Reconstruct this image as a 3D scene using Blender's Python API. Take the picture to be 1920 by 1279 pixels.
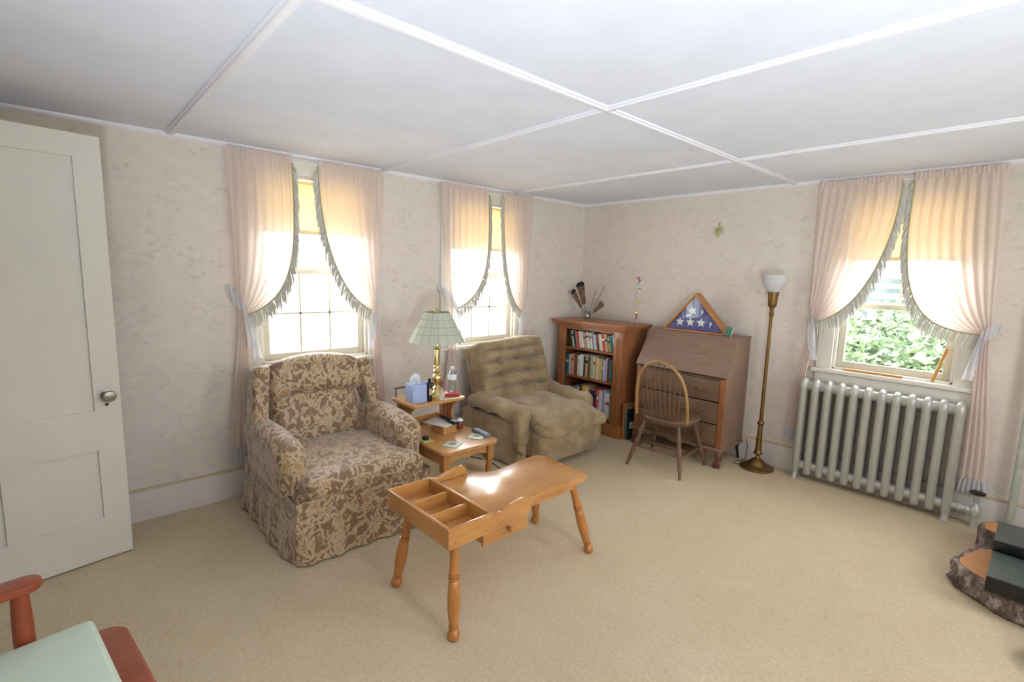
import bpy, bmesh, math, random
from mathutils import Vector, Matrix
random.seed(7)
PI = math.pi
scene = bpy.context.scene
for o in list(bpy.data.objects):
    bpy.data.objects.remove(o, do_unlink=True)
C = scene.collection

# ------------------------------------------------------------------ camera
YAW, PITCH, ROLL, FPX = -0.8263, -0.1368, 0.0261, 930.5
CAM = Vector((3.4644, -4.1979, 1.4951))
fw = Vector((math.sin(YAW)*math.cos(PITCH), math.cos(YAW)*math.cos(PITCH), math.sin(PITCH)))
r0 = Vector((math.cos(YAW), -math.sin(YAW), 0)); u0 = r0.cross(fw)
rt = math.cos(ROLL)*r0 + math.sin(ROLL)*u0
up = -math.sin(ROLL)*r0 + math.cos(ROLL)*u0
cd = bpy.data.cameras.new('camera'); cam = bpy.data.objects.new('camera', cd); C.objects.link(cam)
cam.matrix_world = Matrix(((rt.x, up.x, -fw.x, CAM.x), (rt.y, up.y, -fw.y, CAM.y), (rt.z, up.z, -fw.z, CAM.z), (0, 0, 0, 1)))
cd.sensor_width = 36; cd.sensor_fit = 'HORIZONTAL'; cd.lens = FPX/1920*36; cd.clip_start = 0.05; cd.clip_end = 200
scene.camera = cam

# ------------------------------------------------------------------ light
w = bpy.data.worlds.new('overcast_sky'); scene.world = w; w.use_nodes = True
bg = w.node_tree.nodes['Background']; bg.inputs[0].default_value = (0.94, 0.975, 1.0, 1); bg.inputs[1].default_value = 8.0
# photographer's flash, bounced off the ceiling
fl = bpy.data.lights.new('bounce_flash', 'SPOT'); fl.energy = 215; fl.spot_size = math.radians(98); fl.spot_blend = 1.0; fl.shadow_soft_size = 0.15
fl.color = (0.80, 0.89, 1.0)
flo = bpy.data.objects.new('bounce_flash', fl); C.objects.link(flo)
flo.location = (4.25, -4.55, 0.62)
flo.rotation_euler = Vector((-0.8, 0.8, 1.0)).to_track_quat('-Z', 'Y').to_euler()
for nm, loc, rot, sx, sy in (('window_portal', (-0.13, -2.86, 1.47), (0, math.radians(-90), 0), 1.25, 0.74),
                             ('window_portal', (-0.13, -1.37, 1.47), (0, math.radians(-90), 0), 1.25, 0.74),
                             ('window_portal', (2.74, 0.13, 1.47), (math.radians(-90), 0, 0), 0.68, 1.25),
                             ('window_portal', (4.73, -1.33, 1.47), (0, math.radians(90), 0), 1.25, 0.74),  # this and the next serve the windows added in the right wall
                             ('window_portal', (4.73, -3.03, 1.47), (0, math.radians(90), 0), 1.25, 0.74)):
    pl = bpy.data.lights.new(nm, 'AREA'); pl.shape = 'RECTANGLE'; pl.size = sx; pl.size_y = sy
    pl.cycles.is_portal = True
    po = bpy.data.objects.new(nm, pl); po.location = loc; po.rotation_euler = rot; C.objects.link(po)
vs = scene.view_settings
vs.view_transform = 'Standard'; vs.look = 'None'; vs.gamma = 1; vs.use_curve_mapping = False
vs.exposure = 0.93

# ------------------------------------------------------------------ materials
def lin(c):
    return tuple(((v/255)/12.92 if v/255 <= .04045 else (((v/255)+.055)/1.055)**2.4) for v in c)
def newmat(name):
    m = bpy.data.materials.new(name); m.use_nodes = True
    nt = m.node_tree; nt.nodes.clear()
    out = nt.nodes.new('ShaderNodeOutputMaterial')
    return m, nt, out
def coords(nt, scale=(1, 1, 1)):
    tc = nt.nodes.new('ShaderNodeTexCoord'); mp = nt.nodes.new('ShaderNodeMapping'); mp.inputs['Scale'].default_value = scale
    nt.links.new(tc.outputs['Object'], mp.inputs['Vector']); return mp.outputs[0]
def noise(nt, vec, scale, detail=3, rough=.55):
    n = nt.nodes.new('ShaderNodeTexNoise'); n.inputs['Scale'].default_value = scale; n.inputs['Detail'].default_value = detail; n.inputs['Roughness'].default_value = rough
    nt.links.new(vec, n.inputs['Vector']); return n.outputs[0]
def ramp(nt, fac, stops, interp='LINEAR'):
    r = nt.nodes.new('ShaderNodeValToRGB'); cr = r.color_ramp; cr.interpolation = interp
    while len(cr.elements) < len(stops): cr.elements.new(.5)
    for e, (p, c) in zip(cr.elements, stops):
        e.position = p; e.color = (*c, 1)
    nt.links.new(fac, r.inputs[0]); return r.outputs[0]
def mixc(nt, fac, a, b, mode='MIX'):
    n = nt.nodes.new('ShaderNodeMix'); n.data_type = 'RGBA'; n.blend_type = mode
    for s, v in ((n.inputs[0], fac), (n.inputs[6], a), (n.inputs[7], b)):
        if isinstance(v, (int, float)): s.default_value = v
        elif isinstance(v, tuple): s.default_value = (*v, 1)
        else: nt.links.new(v, s)
    return n.outputs[2]
def bump(nt, h, strength, dist=.01):
    b = nt.nodes.new('ShaderNodeBump'); b.inputs['Strength'].default_value = strength; b.inputs['Distance'].default_value = dist
    nt.links.new(h, b.inputs['Height']); return b.outputs[0]
def principled(nt, out, col, rough=.5, metal=0., nrm=None, spec=.5, coat=0.):
    p = nt.nodes.new('ShaderNodeBsdfPrincipled')
    if isinstance(col, tuple): p.inputs['Base Color'].default_value = (*col, 1)
    else: nt.links.new(col, p.inputs['Base Color'])
    p.inputs['Roughness'].default_value = rough; p.inputs['Metallic'].default_value = metal
    p.inputs['Specular IOR Level'].default_value = spec
    p.inputs['Coat Weight'].default_value = coat; p.inputs['Coat Roughness'].default_value = .12
    if nrm is not None: nt.links.new(nrm, p.inputs['Normal'])
    nt.links.new(p.outputs[0], out.inputs[0]); return p
def pm(name, rgb, rough=.5, metal=0., var=.06, scale=18, bmp=0., bscale=160, spec=.5, coat=0., stretch=(1, 1, 1), rgb2=None):
    m, nt, out = newmat(name); c = lin(rgb)
    v = coords(nt, stretch); n = noise(nt, v, scale)
    lo = tuple(x*(1-var) for x in c); hi = lin(rgb2) if rgb2 else tuple(min(1, x*(1+var)) for x in c)
    col = ramp(nt, n, [(.3, lo), (.7, hi)])
    nr = bump(nt, noise(nt, v, bscale, 2), bmp) if bmp else None
    principled(nt, out, col, rough, metal, nr, spec, coat); return m
def wood(name, dark, light, rough=.35, axis=1, scale=5, coat=.0, spec=.5):
    m, nt, out = newmat(name)
    st = [14, 14, 14]; st[axis] = 1.6
    v = coords(nt, tuple(st)); n = noise(nt, v, scale, 5, .6)
    col = ramp(nt, n, [(.28, lin(dark)), (.52, tuple((a+b)/2 for a, b in zip(lin(dark), lin(light)))), (.75, lin(light))])
    n2 = noise(nt, coords(nt), 3.0, 2); col = mixc(nt, .35, col, ramp(nt, n2, [(.3, tuple(x*.8 for x in lin(dark))), (.7, lin(light))]))
    principled(nt, out, col, rough, 0, bump(nt, n, .06, .003), spec, coat); return m
def glassm(name, rgb=(255, 255, 255), gl=.08):
    m, nt, out = newmat(name)
    t = nt.nodes.new('ShaderNodeBsdfTransparent'); t.inputs[0].default_value = (*lin(rgb), 1)
    g = nt.nodes.new('ShaderNodeBsdfGlossy'); g.inputs['Roughness'].default_value = .03
    x = nt.nodes.new('ShaderNodeMixShader'); x.inputs[0].default_value = gl
    nt.links.new(t.outputs[0], x.inputs[1]); nt.links.new(g.outputs[0], x.inputs[2]); nt.links.new(x.outputs[0], out.inputs[0]); return m
def sheer(name, rgb, trans=.5, clear=.2, var=.05):
    m, nt, out = newmat(name); c = lin(rgb)
    col = ramp(nt, noise(nt, coords(nt, (40, 40, 3)), 6), [(.3, tuple(x*(1-var) for x in c)), (.7, c)])
    d = nt.nodes.new('ShaderNodeBsdfDiffuse'); tl = nt.nodes.new('ShaderNodeBsdfTranslucent'); tp = nt.nodes.new('ShaderNodeBsdfTransparent')
    nt.links.new(col, d.inputs[0]); nt.links.new(col, tl.inputs[0])
    a = nt.nodes.new('ShaderNodeMixShader'); a.inputs[0].default_value = trans
    nt.links.new(d.outputs[0], a.inputs[1]); nt.links.new(tl.outputs[0], a.inputs[2])
    b = nt.nodes.new('ShaderNodeMixShader'); b.inputs[0].default_value = clear
    nt.links.new(a.outputs[0], b.inputs[1]); nt.links.new(tp.outputs[0], b.inputs[2]); nt.links.new(b.outputs[0], out.inputs[0]); return m

M = {}
def wallpaper():
    m, nt, out = newmat('floral_wallpaper')
    v = coords(nt); base = ramp(nt, noise(nt, v, 2.2, 3), [(.3, lin((222, 211, 200))), (.7, lin((230, 220, 206)))])
    vs_ = coords(nt, (1, 1, 1.9))
    n1 = noise(nt, vs_, 21, 2, .5); f1 = ramp(nt, n1, [(.52, (0, 0, 0)), (.70, (1, 1, 1))])
    patch = ramp(nt, noise(nt, v, 5.5, 2), [(.40, (0, 0, 0)), (.60, (1, 1, 1))])
    f = mixc(nt, 1.0, f1, patch, 'MULTIPLY')
    hue = ramp(nt, noise(nt, v, 13, 2), [(.38, lin((172, 176, 190))), (.5, lin((205, 170, 175))), (.62, lin((176, 184, 158)))])
    sep = nt.nodes.new('ShaderNodeSeparateColor'); nt.links.new(f, sep.inputs[0])
    mu = nt.nodes.new('ShaderNodeMath'); mu.operation = 'MULTIPLY'; mu.inputs[1].default_value = .7; nt.links.new(sep.outputs[0], mu.inputs[0])
    col = mixc(nt, mu.outputs[0], base, hue)
    n3 = noise(nt, vs_, 9, 3); col = mixc(nt, .35, col, ramp(nt, n3, [(.35, lin((218, 206, 199))), (.65, lin((232, 223, 209)))]))
    principled(nt, out, col, .75, 0, bump(nt, noise(nt, v, 220, 2), .05), .2); return m
def carpet():
    m, nt, out = newmat('beige_carpet')
    v = coords(nt); big = noise(nt, v, 1.4, 4, .6); mid = noise(nt, v, 9, 3); fine = noise(nt, v, 260, 2, .7)
    c = ramp(nt, big, [(.3, lin((208, 185, 146))), (.55, lin((221, 201, 163))), (.75, lin((230, 212, 180)))])
    c = mixc(nt, .25, c, ramp(nt, mid, [(.3, lin((198, 172, 132))), (.7, lin((234, 218, 186)))]))
    g_ = noise(nt, v, 55, 4, .7); c = mixc(nt, .32, c, ramp(nt, g_, [(.32, lin((172, 144, 102))), (.66, lin((246, 234, 208)))]))
    c = mixc(nt, .4, c, ramp(nt, fine, [(.3, lin((184, 158, 120))), (.7, lin((242, 228, 200)))]))
    principled(nt, out, c, .95, 0, bump(nt, fine, .55, .012), .1); return m
def damask():
    m, nt, out = newmat('brown_floral_damask'); N_ = nt.nodes.new; LK = nt.links.new
    v = coords(nt)
    br = lin((128, 94, 66)); cr = lin((198, 174, 138)); ye = lin((182, 142, 90))
    nz = N_('ShaderNodeTexNoise'); nz.inputs['Scale'].default_value = 14; nz.inputs['Detail'].default_value = 1; LK(v, nz.inputs['Vector'])
    sb = N_('ShaderNodeVectorMath'); sb.operation = 'SUBTRACT'; sb.inputs[1].default_value = (.5, .5, .5); LK(nz.outputs[1], sb.inputs[0])
    sc = N_('ShaderNodeVectorMath'); sc.operation = 'SCALE'; sc.inputs['Scale'].default_value = .06; LK(sb.outputs[0], sc.inputs[0])
    ad = N_('ShaderNodeVectorMath'); ad.operation = 'ADD'; LK(v, ad.inputs[0]); LK(sc.outputs[0], ad.inputs[1])
    def mth(op, a, b_=None):
        n = N_('ShaderNodeMath'); n.operation = op
        for k, q in enumerate((a, b_)):
            if q is None: continue
            if isinstance(q, (int, float)): n.inputs[k].default_value = q
            else: LK(q, n.inputs[k])
        return n.outputs[0]
    def blossoms(scale, lobes, amt, r0, vec, ph):
        vo = N_('ShaderNodeTexVoronoi'); vo.inputs['Scale'].default_value = scale; LK(vec, vo.inputs['Vector'])
        d = N_('ShaderNodeVectorMath'); d.operation = 'SUBTRACT'; LK(vec, d.inputs[0]); LK(vo.outputs['Position'], d.inputs[1])
        sp = N_('ShaderNodeSeparateXYZ'); LK(d.outputs[0], sp.inputs[0])
        cs = N_('ShaderNodeSeparateColor'); LK(vo.outputs['Color'], cs.inputs[0])
        ang = mth('ARCTAN2', mth('ADD', sp.outputs[1], mth('MULTIPLY', sp.outputs[0], .45)), mth('ADD', sp.outputs[2], mth('MULTIPLY', sp.outputs[0], .75)))
        w_ = mth('SINE', mth('ADD', mth('MULTIPLY', ang, lobes), mth('MULTIPLY', cs.outputs[0], 6.3)))
        return mth('MULTIPLY', vo.outputs['Distance'], mth('ADD', 1.0, mth('MULTIPLY', w_, amt)))
    fl1 = blossoms(12, 5, .34, .5, ad.outputs[0], 0)
    c1 = ramp(nt, fl1, [(.0, ye), (.13, ye), (.17, br), (.20, cr), (.33, cr), (.37, br)])
    fl2 = blossoms(21, 2, .62, .5, ad.outputs[0], 1)
    lf = ramp(nt, fl2, [(.0, (1, 1, 1)), (.25, (1, 1, 1)), (.30, (0, 0, 0))])
    ve = N_('ShaderNodeTexVoronoi'); ve.feature = 'DISTANCE_TO_EDGE'; ve.inputs['Scale'].default_value = 10; LK(ad.outputs[0], ve.inputs['Vector'])
    stm = ramp(nt, ve.outputs['Distance'], [(.0, (1, 1, 1)), (.035, (1, 1, 1)), (.05, (0, 0, 0))])
    lay = mixc(nt, 1.0, lf, stm, 'LIGHTEN'); fm = ramp(nt, fl1, [(.36, (0, 0, 0)), (.40, (1, 1, 1))])
    mk = mixc(nt, 1.0, lay, fm, 'MULTIPLY'); sep = N_('ShaderNodeSeparateColor'); LK(mk, sep.inputs[0])
    col = mixc(nt, sep.outputs[0], c1, tuple(x*.92 for x in cr))
    col = mixc(nt, .14, col, ramp(nt, noise(nt, v, 170, 2), [(.3, lin((110, 86, 64))), (.7, lin((214, 194, 166)))]))
    p = principled(nt, out, col, .5, 0, bump(nt, noise(nt, v, 170, 2), .12, .004), .4); p.inputs['Sheen Weight'].default_value = .6; p.inputs['Sheen Roughness'].default_value = .4; return m
def plush():
    m, nt, out = newmat('olive_brown_plush')
    v = coords(nt); n = noise(nt, v, 7, 4, .6); f = noise(nt, v, 180, 2)
    c = ramp(nt, n, [(.3, lin((126, 104, 74))), (.5, lin((154, 132, 98))), (.72, lin((190, 170, 134)))])
    c = mixc(nt, .3, c, ramp(nt, f, [(.3, lin((112, 92, 64))), (.7, lin((184, 162, 124)))]))
    p = principled(nt, out, c, .8, 0, bump(nt, f, .2, .005), .2); p.inputs['Sheen Weight'].default_value = .35; return m
def barkm():
    m, nt, out = newmat('log_bark')
    v = coords(nt, (1, 1, .5)); n = noise(nt, v, 26, 5, .7)
    c = ramp(nt, n, [(.3, lin((66, 54, 50))), (.5, lin((130, 112, 104))), (.66, lin((196, 182, 176)))])
    principled(nt, out, c, .9, 0, bump(nt, n, .9, .02), .1); return m
M['wallpaper'] = wallpaper(); M['carpet'] = carpet(); M['damask'] = damask(); M['plush'] = plush(); M['bark'] = barkm()
M['ceiling'] = pm('ceiling_board', (231, 234, 245), .8, var=.03, scale=4, bmp=.05, bscale=120, spec=.2)
M['batten'] = pm('batten_paint', (238, 237, 244), .45, var=.02)
M['paint'] = pm('cream_trim_paint', (226, 221, 209), .5, var=.03, scale=3)
M['doorpaint'] = pm('door_paint', (222, 216, 204), .55, var=.03, scale=3)
M['basecap'] = pm('baseboard_cap', (208, 188, 154), .6, var=.08)
M['base'] = pm('baseboard_paint', (222, 214, 206), .55, var=.03, scale=3)
M['sash'] = pm('sash_paint', (208, 202, 184), .55, var=.03, scale=3)
M['hembar'] = pm('shade_hem', (214, 196, 156), .6)
M['glass'] = glassm('window_glass')
M['jar'] = glassm('jar_glass', (222, 232, 224), .2)
M['clearplastic'] = glassm('clear_plastic', (236, 244, 246), .22)
M['curtain'] = sheer('pink_sheer', (243, 227, 217), .36, .09)
M['lace'] = sheer('white_lace', (234, 233, 236), .25, .12)
M['fringe'] = sheer('fringe_thread', (226, 223, 212), .18, .0)
M['edge'] = pm('gold_green_cord', (176, 168, 128), .7)
M['shade'] = sheer('roller_shade_cloth', (255, 241, 202), .34, .0, .02)
M['maple'] = wood('honey_maple', (180, 116, 56), (216, 160, 94), .2, 1, 5, .7)
M['maple_x'] = wood('honey_maple_x', (174, 112, 54), (212, 154, 90), .3, 0, 5, .3)
M['maple_z'] = wood('honey_maple_z', (166, 100, 46), (208, 142, 76), .3, 2, 5, .3)
M['tablewood'] = wood('table_oak', (178, 122, 66), (216, 166, 106), .3, 0, 5, .3)
M['tablewood_z'] = wood('table_oak_z', (170, 112, 58), (206, 150, 90), .35, 2, 5, .2)
M['bookwood'] = wood('bookcase_wood', (128, 76, 44), (178, 116, 70), .42, 2, 5, .1)
M['bookwood_x'] = wood('bookcase_wood_x', (132, 78, 44), (184, 120, 72), .42, 0, 5, .1)
M['deskwood'] = wood('desk_walnut', (124, 96, 80), (158, 128, 108), .5, 0, 5, .05)
M['deskdark'] = wood('desk_dark', (98, 74, 56), (136, 106, 80), .55, 0, 5)
M['windsor'] = wood('windsor_wood', (88, 62, 44), (136, 102, 74), .45, 2, 5)
M['windsor_bow'] = wood('windsor_bow_wood', (146, 112, 64), (188, 152, 96), .4, 0, 5)
M['redwood'] = wood('red_maple', (124, 50, 26), (172, 82, 46), .32, 1, 5, .3)
M['casewood'] = wood('flag_case_oak', (168, 104, 50), (204, 146, 84), .4, 0, 5)
M['logtop'] = wood('log_top', (186, 122, 70), (222, 164, 108), .5, 0, 3)
M['claw'] = wood('claw_mahogany', (84, 48, 38), (128, 84, 68), .4, 2, 5)
M['caseglass'] = glassm('case_glass', (255, 255, 255), .03)
M['wire'] = pm('shade_wire', (150, 148, 120), .5, .3)
M['mugbrown'] = pm('mug_brown', (120, 66, 46), .4)
M['flag'] = pm('flag_blue', (88, 92, 146), .8, var=.15, scale=10, bmp=.1)
M['star'] = pm('star_white', (226, 228, 222), .8)
M['brass'] = pm('polished_brass', (230, 208, 142), .3, 1., .05)
M['oldbrass'] = pm('antique_brass', (132, 104, 62), .38, .85, .15)
M['nickel'] = pm('dull_nickel', (150, 146, 138), .3, 1.)
M['darkmetal'] = pm('dark_metal', (40, 38, 36), .4, .5)
M['radiator'] = pm('silver_radiator_paint', (190, 190, 182), .38, .35, .05, 20)
M['pipe'] = pm('pipe_paint', (186, 190, 176), .5, .1, .15, 30)
M['white'] = pm('white_plastic', (236, 238, 240), .45)
M['milk'] = sheer('milk_glass', (236, 236, 238), .4, 0, .01)
M['capiz'] = sheer('capiz_shell', (228, 232, 216), .45, .0, .06)
M['tissue'] = sheer('tissue_paper', (240, 244, 250), .35, 0, .02)
M['bluebox'] = pm('pale_blue_card', (164, 182, 222), .6, var=.06, scale=60)
M['black'] = pm('black_plastic', (26, 28, 30), .35)
M['blackbox'] = pm('black_equipment', (66, 74, 70), .4, var=.15, scale=90)
M['blackgloss'] = pm('black_gloss', (18, 18, 22), .18)
M['greyblue'] = pm('grey_blue_plastic', (112, 126, 148), .4)
M['lightgrey'] = pm('light_grey', (190, 194, 198), .5)
M['tan'] = pm('tan_card', (206, 176, 142), .7)
M['paper'] = pm('paper_white', (228, 226, 220), .8)
M['palegreen'] = pm('pale_green_tile', (206, 216, 192), .4, rgb2=(222, 222, 204))
M['print'] = pm('grey_print', (146, 150, 140), .6)
M['red'] = pm('red_glaze', (214, 74, 84), .35)
M['green'] = pm('green_card', (62, 120, 92), .6)
M['teal'] = pm('teal_black_cover', (26, 40, 44), .5)
M['tealedge'] = pm('teal_edge', (92, 132, 132), .6)
M['mint'] = pm('mint_cushion_vinyl', (198, 212, 192), .5, var=.04, scale=6, bmp=.05)
M['feather'] = pm('brown_feather', (106, 80, 58), .8, var=.45, scale=40, rgb2=(164, 128, 94))
M['featherdark'] = pm('feather_tip', (34, 28, 32), .8)
M['twig'] = pm('dry_twig', (104, 100, 92), .8)
M['sage'] = pm('sage_green', (160, 172, 92), .6, rgb2=(196, 200, 130))
M['pages'] = pm('book_pages', (226, 216, 194), .85)
M['stick'] = wood('dowel_wood', (182, 124, 56), (214, 162, 92), .45, 2, 5)
M['cord'] = pm('brown_cord', (104, 84, 60), .6)
M['leaf'] = pm('shrub_leaf', (70, 98, 62), .6, var=.5, scale=9, rgb2=(142, 166, 124))
M['grass'] = pm('lawn', (190, 194, 182), .9, var=.2, scale=3)
M['fenceboard'] = pm('grey_green_board', (60, 74, 74), .7)

# ------------------------------------------------------------------ geometry helpers
class MB:
    def __init__(s): s.v = []; s.f = []; s.mi = []; s.m = 0
    def add(s, vs_, fs):
        b = len(s.v); s.v += [tuple(p) for p in vs_]; s.f += [tuple(b+i for i in f) for f in fs]; s.mi += [s.m]*len(fs); return s
    def box(s, a, b, X=None):
        (x0, y0, z0), (x1, y1, z1) = a, b
        x0, x1 = min(x0, x1), max(x0, x1); y0, y1 = min(y0, y1), max(y0, y1); z0, z1 = min(z0, z1), max(z0, z1)
        vs_ = [Vector((x, y, z)) for z in (z0, z1) for x, y in ((x0, y0), (x1, y0), (x1, y1), (x0, y1))]
        if X is not None: vs_ = [X @ p for p in vs_]
        return s.add(vs_, [(3, 2, 1, 0), (4, 5, 6, 7), (0, 1, 5, 4), (1, 2, 6, 5), (2, 3, 7, 6), (3, 0, 4, 7)])
    def lathe(s, prof, seg=16, A=(0, 0, 0), B=None, cap=True):
        A = Vector(A); n = len(prof)
        if B is None: X = Matrix.Translation(A); k = 1
        else:
            d = Vector(B)-A; k = d.length; X = Matrix.Translation(A) @ d.to_track_quat('Z', 'Y').to_matrix().to_4x4()
        vs_ = []
        for r, z in prof:
            for i in range(seg):
                t = 2*PI*i/seg; vs_.append(X @ Vector((r*math.cos(t), r*math.sin(t), z*k)))
        fs = [(j*seg+i, j*seg+(i+1) % seg, (j+1)*seg+(i+1) % seg, (j+1)*seg+i) for j in range(n-1) for i in range(seg)]
        if cap:
            fs.append(tuple(range(seg-1, -1, -1))); fs.append(tuple((n-1)*seg+i for i in range(seg)))
        return s.add(vs_, fs)
    def tube(s, path, r, seg=8, cap=True):
        P = [Vector(p) for p in path]; n = len(P); R = r if isinstance(r, (list, tuple)) else [r]*n
        T = [(P[min(i+1, n-1)]-P[max(i-1, 0)]).normalized() for i in range(n)]
        a = Vector((0, 0, 1)) if abs(T[0].z) < .9 else Vector((1, 0, 0))
        N = (a-T[0]*a.dot(T[0])).normalized(); vs_ = []
        for i in range(n):
            N = (N-T[i]*N.dot(T[i])).normalized(); Bn = T[i].cross(N)
            for k in range(seg):
                t = 2*PI*k/seg; vs_.append(P[i]+R[i]*(math.cos(t)*N+math.sin(t)*Bn))
        fs = [(j*seg+i, j*seg+(i+1) % seg, (j+1)*seg+(i+1) % seg, (j+1)*seg+i) for j in range(n-1) for i in range(seg)]
        if cap: fs += [tuple(range(seg-1, -1, -1)), tuple((n-1)*seg+i for i in range(seg))]
        return s.add(vs_, fs)
    def prism(s, poly, lo, hi, mp=None):
        mp = mp or (lambda a, b, c: (a, b, c)); n = len(poly)
        vs_ = [mp(a, b, lo) for a, b in poly]+[mp(a, b, hi) for a, b in poly]
        return s.add(vs_, [tuple(range(n-1, -1, -1)), tuple(range(n, 2*n))]+[(i, (i+1) % n, n+(i+1) % n, n+i) for i in range(n)])
    def rbox(s, c, h, r, k=3, m=4, f=None, X=None):
        c = Vector(c); ax = []
        for a in range(3):
            e = [-h[a]+r*(1-math.cos(PI/2*i/k)) for i in range(k)]
            fl_ = [-(h[a]-r)+2*(h[a]-r)*i/m for i in range(m+1)]
            ax.append(e+fl_+[-x for x in reversed(e)])
        idx = {}; vs_ = []; fs = []
        def V(p):
            key = tuple(round(q, 6) for q in p)
            if key not in idx:
                P = Vector(p); I = Vector([max(-(h[a]-r), min(h[a]-r, P[a])) for a in range(3)]); d = P-I
                Q = I+d.normalized()*r if d.length > 1e-9 else P
                if f: Q = Vector(f(Q.x/h[0], Q.y/h[1], Q.z/h[2], Q))
                Q = c+Q
                if X is not None: Q = X @ Q
                idx[key] = len(vs_); vs_.append(Q)
            return idx[key]
        for a in range(3):
            b1, b2 = (a+1) % 3, (a+2) % 3
            for sg in (-1, 1):
                for i in range(len(ax[b1])-1):
                    for j in range(len(ax[b2])-1):
                        q = []
                        for di, dj in ((0, 0), (1, 0), (1, 1), (0, 1)):
                            p = [0, 0, 0]; p[a] = sg*h[a]; p[b1] = ax[b1][i+di]; p[b2] = ax[b2][j+dj]; q.append(V(p))
                        if len(set(q)) == 4: fs.append(tuple(q) if sg > 0 else tuple(reversed(q)))
        return s.add(vs_, fs)
    def grid(s, nu, nv, fn):
        vs_ = [fn(i/nu, j/nv) for j in range(nv+1) for i in range(nu+1)]
        return s.add(vs_, [(j*(nu+1)+i, j*(nu+1)+i+1, (j+1)*(nu+1)+i+1, (j+1)*(nu+1)+i) for j in range(nv) for i in range(nu)])
    def mesh(s, name, mats, bev=0., sharp=38, flip=False):
        me = bpy.data.meshes.new(name); me.from_pydata(s.v, [], s.f)
        if not isinstance(mats, (list, tuple)): mats = [mats]
        for m_ in mats: me.materials.append(M[m_] if isinstance(m_, str) else m_)
        if any(s.mi): me.polygons.foreach_set('material_index', s.mi)
        bm = bmesh.new(); bm.from_mesh(me)
        bmesh.ops.recalc_face_normals(bm, faces=bm.faces)
        if bev:
            eg = [e for e in bm.edges if len(e.link_faces) == 2 and e.calc_face_angle(0) > math.radians(40)]
            bmesh.ops.bevel(bm, geom=eg, offset=bev, segments=2, profile=.6, affect='EDGES', clamp_overlap=True)
        bm.to_mesh(me); bm.free()
        me.polygons.foreach_set('use_smooth', [True]*len(me.polygons)); me.set_sharp_from_angle(angle=math.radians(sharp)); me.update()
        return me
    def build(s, name, mats, parent=None, bev=0., world=False, sharp=38):
        if world and parent is not None:
            inv = pmat(parent).inverted(); s.v = [tuple(inv @ Vector(p)) for p in s.v]
        o = bpy.data.objects.new(name, s.mesh(name, mats, bev, sharp)); C.objects.link(o)
        if parent is not None: o.parent = parent
        return o
def pmat(o):
    m = Matrix.LocRotScale(o.location, o.rotation_euler, o.scale)
    return pmat(o.parent) @ m if o.parent else m
def tag(o, label, cat, group=None):
    o['label'] = label; o['category'] = cat
    if group: o['group'] = group
    return o
def thing(name, label, cat, loc=(0, 0, 0), rz=0., group=None):
    o = bpy.data.objects.new(name, None); o.empty_display_size = .1; C.objects.link(o); o.location = loc; o.rotation_euler = (0, 0, rz)
    return tag(o, label, cat, group)
def struct(o): o['kind'] = 'structure'; return o
def sroot(name, loc=(0, 0, 0), rz=0.):
    o = bpy.data.objects.new(name, None); C.objects.link(o); o.location = loc; o.rotation_euler = (0, 0, rz); return struct(o)
def copy_to(o, parent, loc=None, rot=None):
    c = o.copy(); C.objects.link(c); c.parent = parent
    if loc is not None: c.location = loc
    if rot is not None: c.rotation_euler = rot
    return c
def lerp(a, b, t): return a+(b-a)*t
def smooth(t): t = max(0, min(1, t)); return t*t*(3-2*t)

# ------------------------------------------------------------------ room shell
H = 2.2231; RX = 4.6; FY = -4.80; T = .14
YB = [-3.663, -2.3481, -1.0306]; XB = 2.034; BBH = .1925
b = MB().box((-T, FY-T, -.1), (RX+T, T, 0)); floor = struct(b.build('floor', 'carpet')); floor['label'] = 'beige cut-pile carpet covering the whole floor'
ceil_ = struct(MB().box((-T, FY-T, H+.012), (RX+T, T, H+.1)).build('ceiling', 'ceiling'))
xs = [0, XB, RX]; ys = [FY]+YB+[0]
for i in range(2):
    for j in range(4):
        MB().box((xs[i]+.004, ys[j]+.004, H), (xs[i+1]-.004, ys[j+1]-.004, H+.014)).build('ceiling_panel', 'ceiling', ceil_)
tn = [0]
def trim(mb, mat, bev=.003):
    tn[0] += 1; return struct(mb.build('trim_%d' % tn[0], mat, None, bev))
def batten(a, b_):
    mb = MB(); wv = .024
    if a[0] == b_[0]:
        mb.box((a[0]-wv, a[1], H-.009), (a[0]+wv, b_[1], H+.001)); mb.box((a[0]-.011, a[1], H-.016), (a[0]+.011, b_[1], H-.008))
    else:
        mb.box((a[0], a[1]-wv, H-.008), (b_[0], a[1]+wv, H+.001)); mb.box((a[0], a[1]-.011, H-.015), (b_[0], a[1]+.011, H-.007))
    trim(mb, 'batten', .002)
batten((XB, FY), (XB, 0))
for y in YB: batten((0, y), (RX, y))
prof = [(0, 0), (.022, 0), (.019, -.010), (.010, -.019), (0, -.024)]
trim(MB().prism(prof, FY, 0, lambda a, b_, c: (a, c, H+b_)), 'batten', 0)
trim(MB().prism(prof, 0, 3.34, lambda a, b_, c: (c, -a, H+b_)), 'batten', 0)

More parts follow.
